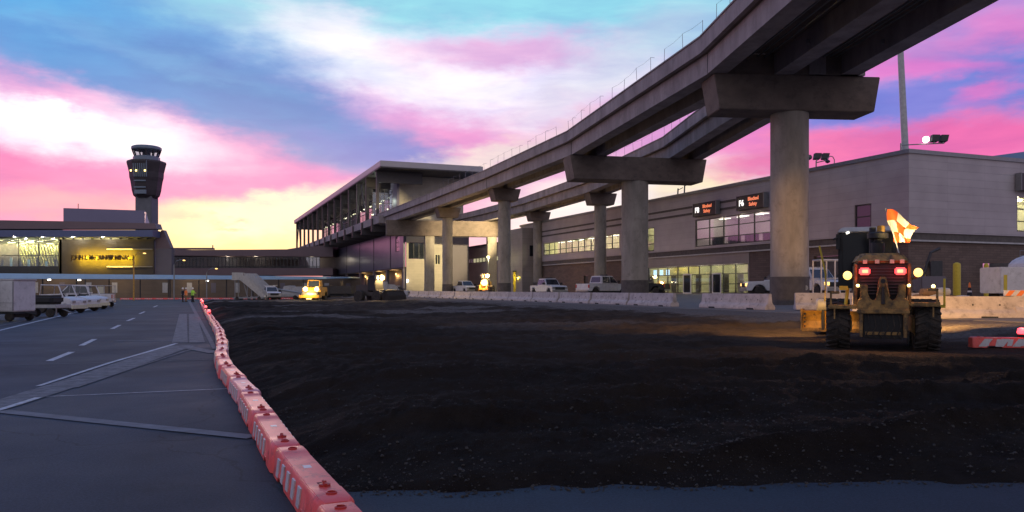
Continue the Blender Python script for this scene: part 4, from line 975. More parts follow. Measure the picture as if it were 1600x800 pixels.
js = [1056, 985, 926, 875, 834, 797, 766, 737, 712, 690, 671, 655, 641]
bars = []
for i in range(len(js)-1):
    a = Vector(along(js[i])); b_ = Vector(along(js[i+1])); bars.append(((a+b_)/2, math.atan2((b_-a).y, (b_-a).x), (b_-a).length))
names = []
for i, (c, ang_, L_) in enumerate(bars):
    names.append((c, ang_, 'grey barrier, %s along the row counting left from the gap beside the pier' % ordinal(i+1), (L_-.13)/5.9))
for a, b_, lb in (((1100, 45.2), (1202, 40.0), 'grey barrier standing alone directly before the thick pier foot'),
                  ((1246, 38.3), (1440, 37.6), 'grey barrier partly hidden behind the grader blade'),
                  ((1345, 29.7), (1584, 28.8), 'orange-lit barrier right of the grader wheels'),
                  ((1590, 28.75), (1850, 28.2), 'barrier with an orange and white striped strip at the right edge')):
    a = Vector((XZ(a[0], 0, a[1])[0], a[1])); b_ = Vector((XZ(b_[0], 0, b_[1])[0], b_[1])); names.append(((a+b_)/2, math.atan2((b_-a).y, (b_-a).x), lb, 1.0))
for i, (c, ang_, lb, sx_) in enumerate(names):
    o = bp if i == 0 else copy_tree(bp)
    o.location = (c.x, c.y, gz(c.x, c.y)+.0); o.rotation_euler = (0, 0, ang_+random.uniform(-.022, .022)); o.scale = (sx_, 1, 1); o['label'] = lb
# striped reflective strip lying on the right-hand barriers
t = thing('striped_board', 'orange and white diagonal striped board lying on top of the right-hand barrier', 'board', (0, 0, 0))
x0 = XZ(1566, 0, 28.8)[0]; zz = gz(16.5, 28.8)+.815
t.location = (x0, 28.7, zz)
g = MB(); g.box(0, 3.6, -.03, .03, 0, .2); g.build('board', 'reflective_white', t)
g = MB()
for k in range(9): x = .02+k*.4; g.hex([(x, -.034, .003), (x+.2, -.034, .003), (x+.2, .034, .003), (x, .034, .003), (x+.17, -.034, .197), (x+.37, -.034, .197), (x+.37, .034, .197), (x+.17, .034, .197)])
g.build('orange_stripe', 'hi_vis_orange', t)

# ------------------------------------------------------------------ low-profile water barricades
def barricade(name, faded, L_=2.02):
    t = thing(name, 'x', 'barricade', (0, 0, 0), 0, 'low orange barricades along the taxilane edge'); m_ = 'barricade_faded' if faded else 'barricade_orange'
    h_, w0, w1 = .25, .148, .132
    # body as a lofted box along x with a shallow top recess, waisted ends and forklift notches below
    xs = [-L_/2, -L_/2+.05, -L_/2+.30, -L_/2+.34, -L_/2+.62, -L_/2+.66, -.10, -.06, .42, .46, L_/2-.42, L_/2-.38, L_/2-.05, L_/2]
    g = MB(); vs = []; fs = []
    n_ = 12
    for i, x in enumerate(xs):
        e = (.03 if i in (0, len(xs)-1) else 0)
        bot = .045 if i in (3, 4, 9, 10) else 0
        dip = .008 if (3 <= i <= 10) else 0
        z1 = h_-e*.6-dip
        vs += [(x, -w0+e, bot), (x, -w0+e, .03+bot), (x, -w0*.93+e, h_*.35), (x, -w1*.97+e, z1-.03), (x, -w1+.025+e, z1-.002), (x, -.05, z1), (x, .05, z1), (x, w1-.025-e, z1-.002), (x, w1*.97-e, z1-.03), (x, w0*.93-e, h_*.35), (x, w0-e, .03+bot), (x, w0-e, bot)]
    for i in range(len(xs)-1):
        for k in range(n_): fs.append((i*n_+k, i*n_+(k+1) % n_, (i+1)*n_+(k+1) % n_, (i+1)*n_+k))
    fs += [tuple(range(n_))[::-1], tuple(range((len(xs)-1)*n_, len(xs)*n_))]
    g.add(vs, fs); g.build('body', m_, t, smooth=True, bevel=.006, seg=2)
    for side in (-1, 1):
        g = MB()
        for x in (-.78, -.52, -.26, .0, .26):
            y0 = side*.1475; y1 = side*.1375; s_ = side*.004
            a_ = [(x, y0+s_, .045), (x+.11, y0+s_, .045), (x+.155, y1+s_, .2), (x+.045, y1+s_, .2)]; b2 = [(p[0], p[1]-side*.02, p[2]) for p in a_]
            g.hex([a_[0], a_[1], b2[1], b2[0], a_[3], a_[2], b2[2], b2[3]])
        g.build('reflective_stripe', 'reflective_white', t)
    for x, r_ in ((-L_/2+.18, .038), (L_/2-.18, .038)):
        g = MB(); g.lathe([(r_, 0), (r_, .012), (r_*.75, .016), (r_*.75, .004), (.004, .004)], 18, (x, 0, .2485)); g.build('socket', 'barricade_red', t, smooth=True)
    g = MB(); g.lathe([(.036, 0), (.042, .006), (.042, .022), (.016, .026), (.012, .045), (.003, .046)], 16, (L_/2-.42, .0, .241)); g.box(L_/2-.48, L_/2-.36, -.008, .008, .262, .278); g.build('fill_cap', 'barricade_red', t, smooth=True)
    g = MB(); g.box(L_/2-.56, L_/2-.52, -.03, .03, .24, .2432); g.box(-L_/2+.30, -L_/2+.33, -.035, .035, .24, .2435); g.build('slot', 'hole_dark', t)
    g = MB(); g.box(-.16, -.06, -.03, .03, .24, .2438); g.build('top_tag', 'reflective_white', t)
    return t
proto = [barricade('water_barricade', False), barricade('water_barricade', True)]
lampb = thing('beacon_light', 'x', 'warning light', (0, 0, 0), 0, 'flashing red lights on the barricades')
g = MB(); g.lathe([(.07, 0), (.08, .02), (.075, .05), (.03, .055)], 14); g.build('base', 'chassis_black', lampb, smooth=True)
g = MB(); g.lathe([(.06, .05), (.075, .08), (.06, .15), (.01, .17)], 14); g.build('lens', 'beacon_red', lampb, smooth=True)
# walk along the chain from the near end
pts = [Vector(p) for p in CH]; segs = []; i = 0; pos = pts[0].copy(); path = [pos.copy()]
def walk(step):
    out = [pts[0].copy()]; cur_ = pts[0].copy(); k = 1
    while k < len(pts):
        d_ = (pts[k]-cur_).length
        if d_ < 1e-6: k += 1; continue
        # advance until the chord length equals step
        nxt = None
        for kk in range(k, len(pts)):
            a_ = cur_ if kk == k else pts[kk-1]; b2 = pts[kk]; D = b2-a_; f0 = a_-cur_
            A_ = D.dot(D); B_ = 2*f0.dot(D); C_ = f0.dot(f0)-step*step; disc = B_*B_-4*A_*C_
            if disc < 0: continue
            t_ = (-B_+math.sqrt(disc))/(2*A_)
            if 0 <= t_ <= 1: nxt = a_+D*t_; k = kk; break
        if nxt is None: break
        out.append(nxt); cur_ = nxt
    return out
# start so that a joint falls on the second chain point
J = walk(2.045)
first = True; cnt = 0; lights_px = {5, 9}
for i in range(len(J)-1):
    a, b_ = J[i], J[i+1]; c = (a+b_)/2; wob = .018*math.sin(i*1.7)
    cnt += 1; fd = (i in (4, 8, 13, 20))
    p = proto[1] if fd else proto[0]
    if (i == 0): o = p
    elif i == 4: o = proto[1]
    else: o = copy_tree(p)
    dr = (b_-a).normalized(); nn = Vector((dr.y, -dr.x))
    o.location = (c.x+nn.x*wob, c.y+nn.y*wob, .004); o.rotation_euler = (0, 0, math.atan2(-(b_-a).y, -(b_-a).x)+random.uniform(-.015, .015))
    if cnt <= 1: lb = 'nearest orange barricade, cut off by the bottom edge of the photo'
    elif fd: lb = 'faded pinkish barricade, %s in the curved row counting from the near end' % ordinal(cnt)
    else: lb = 'orange low barricade, %s in the curved row counting from the near end' % ordinal(cnt)
    o['label'] = lb
    if i in (22, 28, 40, 47):
        lo = lampb if i == 22 else copy_tree(lampb); s_ = 1.5 if i > 35 else 1.3
        lo.location = (c.x, c.y, .252); lo.scale = (s_, s_, s_)
        lo['label'] = 'lit red warning light on the %s barricade, %s of the four from the camera' % (ordinal(cnt), {22: 'nearest', 28: 'second', 40: 'third', 47: 'farthest'}[i])
        lamp('beacon_glow', None, (c.x, c.y, .55), 22, (1, .08, .06), .05)
# far row across the taxilane end
for k in range(15):
    px = 198+k*17.5+(6 if k > 9 else 0); Y = 127.5+.02*(px-200); x = tx(px, Y)
    o = copy_tree(proto[0]); o.name = 'water_barricade'; o.location = (x, Y, .003); o.rotation_euler = (0, 0, R(4)+random.uniform(-.1, .1)); o['label'] = 'low orange barricade in the far cross row, %s from its left end' % ordinal(k+1)
    o['group'] = 'low barricades across the far end'
# red and white barricades at the right
for k, (px, Y) in enumerate(((1566, 18.6), (1700, 18.3))):
    x = XZ(px, 0, Y)[0]; zb = float(dirt_h(np.array([x]), np.array([Y]))[0])
    o = copy_tree(proto[0]); o.location = (x+.3, Y, zb+.0); o.rotation_euler = (0, 0, R(-4-3*k)); o['label'] = ['red and white striped low barricade right of the grader', 'striped low barricade beyond the right edge of the dirt pile'][k]; o['group'] = 'striped barricades on the dirt'
    if k == 0:
        for child in list(o.children):
            pass
        g = MB()
        for q_ in range(5):
            x_ = -.9+q_*.38; g.hex([(x_, -.153, .03), (x_+.18, -.153, .03), (x_+.18, -.14, .03), (x_, -.14, .03), (x_+.15, -.143, .21), (x_+.33, -.143, .21), (x_+.33, -.13, .21), (x_+.15, -.13, .21)])
        g.build('wide_stripe', 'reflective_white', o)
        lb_ = copy_tree(lampb); lb_.location = (x+.45, Y, zb+.25); lb_['label'] = 'lit red warning light on the striped barricade at right'
        lamp('beacon_glow', None, (x+.45, Y-.1, zb+.5), 3, (1, .1, .06), .05)
t = thing('plastic_scrap', 'small crumpled pale blue plastic scrap beside the nearest barricades', 'litter', (-1.02, 5.35, .005))
g = MB(); g.add([(0, 0, .0), (.12, -.03, .01), (.23, .0, .004), (.15, .07, .03), (.05, .09, .05), (-.02, .05, .07), (.08, .02, .04)], [(0, 1, 6), (1, 2, 6), (2, 3, 6), (3, 4, 6), (4, 5, 6), (5, 0, 6)]); g.build('sheet', 'litter_blue', t)

# ------------------------------------------------------------------ vehicles
def wheel(t, x, y, r_=.4, w=.26, n=20, hub='rim_grey'):
    sd = 1 if y > 0 else -1
    g = MB(); g.lathe([(r_*.55, -w/2), (r_*.92, -w/2), (r_, -w/2+.05), (r_, w/2-.05), (r_*.92, w/2), (r_*.55, w/2)], n, (0, 0, 0), 'y'); wl = g.build('wheel', 'rubber', t, loc=(x, y, r_), smooth=True)
    g = MB(); g.lathe([(r_*.56, -w*.42), (r_*.50, -w*.46), (r_*.40, -w*.28), (r_*.15, -w*.34), (r_*.14, w*.34), (r_*.40, w*.28), (r_*.50, w*.46), (r_*.56, w*.42)], n, (0, 0, 0), 'y'); g.build('rim', hub, wl, smooth=True)
    return wl
def pickup(label, loc, rot, service=False, lights=True, paint='white_paint', bed=True, lightbar=False, rack=False, group='white pickup trucks', amber=False):
    t = thing('pickup_truck', label, 'pickup truck', loc, rot, group); t.scale = (1, 1, 1.06)
    # x forward, origin at the middle on the ground
    W_ = 1.0
    g = MB(); pr = [(-2.9, .55), (-2.9, 1.15), (1.05, 1.18), (2.55, 1.12), (2.85, 1.0), (2.9, .55)]
    def arch(cx_): return [(cx_+.52*math.cos(a_), .42+.52*math.sin(a_)) for a_ in [math.pi*k/8 for k in range(1, 8)]]
    pr = [(-2.9, .5), (-2.9, 1.18), (1.0, 1.2), (2.6, 1.14), (2.86, 1.0), (2.9, .5)]+[(2.48, .5)]+arch(1.95)+[(1.42, .5), (-1.42, .5)]+arch(-1.95)+[(-2.48, .5)]
    g.prism(pr, -W_, W_, 'y'); g.build('body', paint, t, bevel=.04, smooth=True)
    g = MB(); x0, x1 = (-1.15, 1.25); zt0 = 1.93
    g.hex([(x0, -.93, 1.17), (x1, -.93, 1.17), (x1, .93, 1.17), (x0, .93, 1.17), (x0+.14, -.76, zt0), (x1-.72, -.76, zt0), (x1-.72, .76, zt0), (x0+.14, .76, zt0)]); g.build('cab', paint, t, bevel=.06, smooth=True)
    def q(a_, b2, c_, d_, nm):
        g = MB(); vs = [Vector(v) for v in (a_, b2, c_, d_)]; nrm = (vs[1]-vs[0]).cross(vs[3]-vs[0]).normalized()*.018
        ctr = sum(vs, Vector())/4
        if nrm.dot(ctr-Vector((0, 0, 1.5))) < 0: nrm = -nrm
        g.hex([v-nrm*.5 for v in vs]+[v+nrm for v in vs]); g.build(nm, 'dark_glass', t)
    q((x1-.09, -.80, 1.25), (x1-.09, .80, 1.25), (x1-.62, .68, 1.85), (x1-.62, -.68, 1.85), 'windshield')
    q((x0+.03, -.7, 1.32), (x0+.03, .7, 1.32), (x0+.12, .62, 1.82), (x0+.12, -.62, 1.82), 'rear_window')
    for sd in (-1, 1):
        q((x0+.18, sd*.925, 1.27), (-.02, sd*.925, 1.27), (-.02, sd*.785, 1.83), (x0+.26, sd*.785, 1.83), 'side_window')
        q((.06, sd*.925, 1.27), (x1-.22, sd*.925, 1.27), (x1-.74, sd*.785, 1.83), (.06, sd*.785, 1.83), 'side_window')
        g = MB(); g.box(.95, 1.1, sd*1.0, sd*1.28, 1.28, 1.5); g.box(1.0, 1.05, sd*.93, sd*1.02, 1.3, 1.36); g.build('mirror', 'chassis_black', t, bevel=.03)
        g = MB(); g.box(2.83, 2.93, sd*.62, sd*.95, .82, 1.02); g.build('headlight', 'head_lamp' if lights else 'rim_grey', t)
        g = MB(); g.box(-2.93, -2.86, sd*.82, sd*.98, .8, 1.1); g.build('taillight', 'barricade_red', t)
        for x in (-1.95, 1.95): wheel(t, x, sd*.86)
    g = MB(); g.box(2.84, 2.94, -.6, .6, .72, 1.02); g.build('grille', 'chassis_black', t)
    g = MB(); g.box(2.86, 3.02, -.97, .97, .45, .68); g.build('front_bumper', 'rim_grey', t, bevel=.04)
    g = MB(); g.box(-3.02, -2.88, -.9, .9, .45, .62); g.build('rear_bumper', 'rim_grey', t, bevel=.03)
    g = MB(); g.box(-2.8, -1.25, -.88, .88, 1.1, 1.205); g.build('bed_floor', 'chassis_black', t)
    g = MB(); g.box(-2.4, 2.4, -.8, .8, .32, .52); g.build('chassis', 'chassis_black', t)
    if service:
        g = MB(); g.box(-2.88, -1.2, -1.03, 1.03, 1.21, 1.75); g.build('service_body', paint, t, bevel=.03)
        g = MB(); g.box(-2.8, .3, -.95, -.9, 2.1, 2.15); g.box(-2.8, .3, .9, .95, 2.1, 2.15); g.box(-2.7, -2.65, -.95, .95, 1.75, 2.1); g.box(-1.4, -1.35, -.95, .95, 1.75, 2.1); g.build('ladder_rack', paint, t)
    if lightbar: g = MB(); g.box(-.1, .15, -.45, .45, 1.94, 2.04); g.build('light_bar', 'chassis_black' if not amber else 'lamp_yellow', t, bevel=.03)
    if lights: lamp('headlight_glow', t, (3.2, 0, .9), 25, (1, .8, .5), .1, 100, (8, 0, .3))
    return t
def at(px, Y): x = tx(px, Y); return x, Y
x, y = at(857, 92); pickup('white crew pickup with dark grille between the two slim piers', (x, y, gz(x, y)), R(-66), lights=False, lightbar=True)
x, y = at(943, 80); pickup('white pickup seen from its tailgate, left of the thick shared pier', (x, y, gz(x, y)+.1), R(38), lights=False, lightbar=True, group='white pickup trucks')
x, y = at(727, 120); pickup('white pickup parked beside the orange-lit loader', (x, y, gz(x, y)+.05), R(-64), lights=False, service=False)
x, y = at(423, 121); pickup('pale blue-white pickup with roof rack parked in front of the far wall', (x, y, .0), R(-62), lights=False, service=True)
x, y = at(1272, 56); pickup('white truck with a lit headlight just right of the nearest pier', (x, y, gz(x, y)+.15), R(-80), lights=True)
x, y = at(1223, 60); tp = pickup('white service truck facing left with its headlight on, left of the nearest pier', (x, y, gz(x, y)+.1), R(176), lights=True, service=True)
x, y = at(1003, 88); pickup('dark sedan-height pickup half hidden right of the shared pier', (x, y, gz(x, y)), R(150), lights=False, paint='chassis_black')
x, y = at(120, 70); pickup('white pickup parked among the baggage tractors on the left', (x, y, 0), R(200), lights=False, service=False, group='white ground vehicles on the left')
x, y = at(618, 138); pickup('small white van-like truck at the left end of the barriers', (x, y, .2), R(-20), lights=False)

def box_truck(label, loc, rot, L_=5, h_=2.6, paint='dull_white'):
    t = thing('box_truck', label, 'truck', loc, rot, 'box trucks near the station')
    g = MB(); g.box(-L_/2, L_/2-1.6, -1.15, 1.15, .9, h_+.6); g.build('cargo_box', paint, t, bevel=.04)
    g = MB(); g.prism([(L_/2-1.55, .6), (L_/2, .6), (L_/2, 1.4), (L_/2-.35, 2.2), (L_/2-1.55, 2.3)], -1.0, 1.0, 'y'); c = g.build('cab', paint, t, bevel=.05)
    g = MB(); g.hex([(L_/2+.01, -.85, 1.42), (L_/2+.01, .85, 1.42), (L_/2-.33, .8, 2.12), (L_/2-.33, -.8, 2.12), (L_/2+.04, -.85, 1.42), (L_/2+.04, .85, 1.42), (L_/2-.29, .8, 2.14), (L_/2-.29, -.8, 2.14)]); g.build('windshield', 'dark_glass', c)
    g = MB(); g.box(-L_/2, L_/2-.2, -.8, .8, .5, .88); g.build('chassis', 'chassis_black', t)
    for x_ in (-L_/2+1, L_/2-.8):
        for sd in (-1, 1): wheel(t, x_, sd*.95, .42, .26)
    return t
x, y = at(599, 132); box_truck('pale box truck behind the front loader near the station', (x, y, .2), R(10), 4.6, 2.1)
x, y = at(527, 132); box_truck('dark low box truck right of the yellow headlight machine', (x, y, .0), R(178), 5.2, 1.6, 'dark_wall')
x, y = at(466, 135); box_truck('small white covered truck left of the yellow headlight machine', (x, y, .0), R(170), 5.0, 1.5, 'dull_white')
# flatbed trailer and belt loader by the far wall
t = thing('belt_loader', 'low grey belt loader with raised conveyor beside the pale blue pickup', 'belt loader', (*at(449, 126), 0), R(-8))
g = MB(); g.box(-2.6, 2.4, -.7, .7, .45, .95); g.build('chassis', 'dull_white', t, bevel=.05); g = MB(); g.hex([(-3, -.4, 1.7), (3.2, -.4, .75), (3.2, .4, .75), (-3, .4, 1.7), (-3, -.4, 1.95), (3.2, -.4, 1.0), (3.2, .4, 1.0), (-3, .4, 1.95)]); g.build('conveyor', 'grey_steel', t)
for x_ in (-1.7, 1.6):
    for sd in (-1, 1): wheel(t, x_, sd*.7, .36, .22)
# airstairs
def stairs(label, loc, rot, s_=1):
    t = thing('airstairs', label, 'airstairs', loc, rot, 'mobile boarding stairs')
    g = MB()
    g.hex([(-1.9, -.6, .35), (-1.5, -.6, .35), (-1.5, .6, .35), (-1.9, .6, .35), (1.2, -.6, 3.1), (1.6, -.6, 3.1), (1.6, .6, 3.1), (1.2, .6, 3.1)]) if False else g.hex([(-2.0, -.6, .3), (1.5, -.6, 3.0), (1.5, .6, 3.0), (-2.0, .6, .3), (-2.0, -.6, .55), (1.5, -.6, 3.25), (1.5, .6, 3.25), (-2.0, .6, .55)])
    for k in range(13): f_ = k/13; x_ = -1.95+3.4*f_; z_ = .6+2.65*f_; g.box(x_, x_+.26, -.58, .58, z_, z_+.05)
    g.build('stair_flight', 'dull_white', t)
    for sd in (-1, 1):
        g = MB(); g.hex([(-2.0, sd*.62, .6), (1.5, sd*.62, 3.3), (1.5, sd*.66, 3.3), (-2.0, sd*.66, .6), (-2.0, sd*.62, 1.35), (1.5, sd*.62, 4.1), (1.5, sd*.66, 4.1), (-2.0, sd*.66, 1.35)]); g.build('side_panel', 'dull_white', t)
    g = MB(); g.box(1.5, 2.8, -.65, .65, 3.0, 3.12); g.box(1.6, 2.7, -.66, -.6, 3.12, 4.1); g.box(1.6, 2.7, .6, .66, 3.12, 4.1); g.build('top_platform', 'dull_white', t)
    g = MB(); g.box(-2.2, 2.6, -.7, .7, .3, .5); g.tube([(2.3, -.5, .5), (2.3, -.5, 3)], .07); g.tube([(2.3, .5, .5), (2.3, .5, 3)], .07); g.tube([(.6, 0, .5), (1.3, 0, 2.9)], .09); g.build('support_frame', 'grey_steel', t)
    for x_ in (-1.5, 1.9):
        for sd in (-1, 1): wheel(t, x_, sd*.62, .3, .18)
    return t
x, y = at(393, 116); stairs('white mobile boarding stairs with a boxy platform in front of the canopy', (x, y, 0), R(172))
x, y = at(403, 122); stairs('second boarding stairs behind, blue-grey rails leaning the other way', (x+.6, y, 0), R(160))

# baggage cart on the left
def bag_cart(label, loc, rot):
    t = thing('baggage_cart', label, 'baggage cart', loc, rot, 'closed white baggage carts')
    g = MB(); g.box(-1.45, 1.45, -.8, .8, .5, 2.12); g.build('cargo_box', 'cart_white', t, bevel=.05, seg=3)
    g = MB()
    for x_ in (-1.47, .3, 1.44): g.box(x_, x_+.03, -.83, -.8, .55, 2.05)
    g.box(-1.42, 1.42, -.815, -.8, .95, .965); g.build('panel_seam', 'grey_steel', t)
    g = MB(); g.box(-1.5, 1.5, -.82, .82, 2.12, 2.17); g.build('roof_sheet', 'white_paint', t, bevel=.015)
    g = MB(); g.box(-1.5, 1.5, -.78, .78, .38, .5); g.tube([(1.5, 0, .42), (2.1, 0, .36)], .05); g.box(-1.3, -1.0, -.5, .5, .2, .38); g.box(1.0, 1.3, -.5, .5, .2, .38); g.build('chassis', 'chassis_black', t)
    for x_ in (-1.15, 1.15):
        for sd in (-1, 1): wheel(t, x_, sd*.68, .24, .16)
    return t
bag_cart('white closed baggage cart with door seam at the left edge', (XZ(28, 0, 41.5)[0]-.95, 41.5, 0), R(-8))
bag_cart('cream-edged baggage cart cut off by the left photo edge', (XZ(-42, 0, 39.8)[0]-.95, 39.8, 0), R(-8))
# baggage tractors
def tractor(label, loc, rot, roof=True):
    t = thing('baggage_tractor', label, 'baggage tractor', loc, rot, 'white baggage tractors')
    g = MB(); g.prism([(-1.5, .35), (-1.5, 1.0), (-.4, 1.02), (-.3, .75), (.25, .75), (.35, 1.15), (1.3, 1.0), (1.5, .85), (1.5, .35)], -.72, .72, 'y'); g.build('body', 'white_paint', t, bevel=.05, smooth=True)
    g = MB(); g.box(-.4, -.1, -.5, .5, .8, 1.25); g.build('seat', 'chassis_black', t, bevel=.05)
    g = MB(); g.tube([(.45, 0, 1.0), (.2, 0, 1.3)], .03); g.lathe([(.17, 0), (.19, .02), (.17, .04)], 16, (.18, 0, 1.3)); g.build('steering_wheel', 'chassis_black', t)
    if roof:
        g = MB(); g.tube([(.75, -.62, 1.1), (.35, -.6, 1.92), (-1.1, -.6, 1.95), (-1.25, -.62, 1.0)], .045, 8); g.tube([(.75, .62, 1.1), (.35, .6, 1.92), (-1.1, .6, 1.95), (-1.25, .62, 1.0)], .045, 8); g.box(-1.1, .38, -.62, .62, 1.93, 1.98); g.build('canopy', 'white_paint', t)
    for sd in (-1, 1): g = MB(); g.box(1.5, 1.54, sd*.35, sd*.6, .7, .85); g.build('headlight', 'rim_grey', t)
    g = MB(); g.box(1.5, 1.62, -.7, .7, .3, .55); g.box(-1.62, -1.5, -.6, .6, .3, .5); g.build('bumper', 'cream_paint', t, bevel=.02)
    for x_, r_ in ((-.95, .36), (1.0, .33)):
        for sd in (-1, 1): wheel(t, x_, sd*.66, r_, .24)
    return t
# open dolly next to the first cart
t = thing('open_dolly', 'low open luggage dolly loaded dark, between the cart and the tractors', 'dolly', (XZ(69, 0, 47)[0], 47, 0), R(-4))
g = MB(); g.box(-1.2, 1.2, -.7, .7, .55, .75); g.build('deck', 'dull_white', t, bevel=.02); g = MB(); g.box(-1.0, .9, -.6, .6, .76, 1.3); g.build('covered_load', 'chassis_black', t, bevel=.15, seg=3)
g = MB(); g.tube([(1.1, 0, .5), (1.7, 0, .25)], .04); g.tube([(1.15, -.6, .6), (1.15, -.6, .1)], .04); g.build('drawbar', 'grey_steel', t)
for x_ in (-.9, .8):
    for sd in (-1, 1): wheel(t, x_, sd*.62, .26, .16)
for px, Y, rz, lb, rf in ((100, 55.5, -14, 'white baggage tractor with canopy frame, nearest the dark-loaded dolly', True), (124, 60, -12, 'low white baggage tractor without canopy, cream bumper, second of the row', False), (140, 66, -10, 'white baggage tractor at the far end of the left row', True)):
    tractor(lb, (XZ(px, 0, Y)[0]-.2, Y, 0), R(rz), rf)
t = thing('covered_dolly', 'grey open-sided dolly with curtain posts behind the tractors', 'dolly', (XZ(148, 0, 74)[0], 74, 0), R(-10))
g = MB(); g.box(-1.6, 1.6, -.8, .8, .5, .65); g.build('deck', 'dull_white', t); g = MB(); g.box(-1.6, 1.6, -.8, .8, 1.95, 2.02); g.build('roof_sheet', 'dull_white', t)
for x_ in (-1.55, 0, 1.55):
    for sd in (-1, 1): g = MB(); g.tube([(x_, sd*.75, .65), (x_, sd*.75, 1.95)], .04); g.build('post', 'dull_white', t)
g = MB(); g.box(-1.5, -.1, -.78, -.74, .66, 1.9); g.box(.9, 1.5, -.78, -.74, .66, 1.9); g.build('curtain', 'cream_paint', t)
for x_ in (-1.2, 1.2):
    for sd in (-1, 1): wheel(t, x_, sd*.7, .26, .16)

# loader with bucket (left of centre)
def loader(label, loc, rot, lampm='lamp_yellow', paint='cat_yellow', power=900, bucket=True, group='earthmoving machines'):
    t = thing('front_loader', label, 'loader', loc, rot, group)
    g = MB(); g.prism([(-2.3, .8), (-2.3, 1.9), (-.4, 2.0), (-.4, 1.2), (1.0, 1.1), (1.2, .7)], -.65, .65, 'y'); g.build('body', paint, t, bevel=.06)
    g = MB(); g.hex([(-.6, -.65, 1.3), (.7, -.65, 1.3), (.7, .65, 1.3), (-.6, .65, 1.3), (-.5, -.6, 2.85), (.5, -.6, 2.85), (.5, .6, 2.85), (-.5, .6, 2.85)]); c = g.build('cab', 'chassis_black', t, bevel=.05)
    g = MB(); g.box(-.62, .62, -.72, .72, 2.86, 2.98); g.build('cab_roof', paint, c, bevel=.03)
    for sd in (-1, 1):
        g = MB(); g.tube([(.9, sd*.5, 1.3), (2.0, sd*.5, 1.35), (2.7, sd*.5, .75)], .11, 8); g.build('lift_arm', paint, t)
        for x_ in (-1.4, 1.3): wheel(t, x_, sd*.95, .68, .5, 24, paint)
        g = MB(); g.lathe([(.05, -.08), (.26, -.06), (.30, .04), (.22, .10)], 16, (.62, sd*.40, 2.72), 'x'); g.build('work_light', lampm if sd > 0 else 'rim_grey', t, smooth=True)
    g = MB(); g.tube([(-1.6, .2, 1.9), (-1.6, .2, 2.7)], .06); g.build('exhaust', 'chassis_black', t)
    if bucket:
        g = MB(); g.prism([(2.5, .2), (3.7, .12), (3.75, .17), (2.75, .45), (2.65, 1.0), (3.0, 1.35), (2.85, 1.4), (2.45, 1.1)], -1.4, 1.4, 'y'); g.prism([(2.6, .4), (3.4, .25), (3.3, .8), (2.95, 1.3), (2.68, 1.0)], -1.35, 1.35, 'y'); g.build('bucket', 'soil', t, bevel=.02)
    if power: lamp('work_glow', t, (.95, .45, 2.72), power, (1, .66, .25), .15)
    return t
x, y = at(586, 86); loader('small front loader carrying dark soil, facing right with a bright lamp', (x, y, gz(x, y)-.12), R(-35), 'lamp_orange', 'dark_wall', 900)
x, y = at(758, 113); tl = loader('orange-lit loader behind the barriers left of the slim pier', (x, y, gz(x, y)), R(-95), 'lamp_orange', 'cat_yellow', 500, bucket=False)
g = MB(); g.lathe([(.1, -.1), (.42, -.08), (.48, .04), (.3, .12)], 20, (1.35, .05, 1.75), 'x'); g.build('flood_lamp', 'lamp_orange', tl, smooth=True); lamp('flood_glow', tl, (1.9, .05, 1.75), 500, (1, .45, .08), .2)
g = MB(); g.prism([(-1.0, .3), (1.0, .3), (1.0, .9), (.2, 1.1), (-1, 1.0)], 0, .1, 'y')
# yellow machine with two headlights
x, y = at(491, 106)
t = thing('soil_compactor', 'yellow earthmoving machine facing the camera with two bright headlights', 'compactor', (x, y, .05), R(-90), 'earthmoving machines')
g = MB(); g.prism([(-2.2, .7), (-2.2, 1.9), (.9, 1.9), (1.5, 1.4), (1.6, .7)], -1.25, 1.25, 'y'); g.build('body', 'cat_yellow', t, bevel=.08)
g = MB(); g.hex([(-1.2, -.85, 1.9), (.4, -.85, 1.9), (.4, .85, 1.9), (-1.2, .85, 1.9), (-1.1, -.8, 2.85), (.2, -.8, 2.85), (.2, .8, 2.85), (-1.1, .8, 2.85)]); c = g.build('cab', 'cat_yellow', t, bevel=.06)
g = MB(); g.hex([(.41, -.72, 1.98), (.44, -.72, 1.98), (.44, .72, 1.98), (.41, .72, 1.98), (.22, -.7, 2.72), (.26, -.7, 2.72), (.26, .7, 2.72), (.22, .7, 2.72)]); g.build('windshield', 'dark_glass', c)
g = MB(); g.lathe([(.62, -1.1), (.66, -1.05), (.66, 1.05), (.62, 1.1)], 28, (1.9, 0, .66), 'y'); g.build('drum', 'dark_steel', t, smooth=True)
g = MB(); g.box(1.5, 2.7, -1.35, -1.15, .5, .85); g.box(1.5, 2.7, 1.15, 1.35, .5, .85); g.box(2.62, 2.75, -1.35, 1.35, .45, .85); g.build('drum_frame', 'cat_yellow', t, bevel=.03)
for sd in (-1, 1):
    wheel(t, -1.4, sd*1.0, .68, .5, 24, 'cat_yellow')
    g = MB(); g.lathe([(.06, -.1), (.28, -.05), (.31, .06), (.24, .1)], 16, (1.62, sd*.75 if sd > 0 else -.75, 1.62), 'x'); g.build('headlight', 'head_lamp', t, smooth=True)
lamp('headlight_glow', t, (2.9, 0, 1.5), 1500, (1, .66, .2), .3)
g = MB(); g.box(2.76, 2.8, -.35, .35, .3, .42); g.build('marker_light', 'lamp_warm', t)

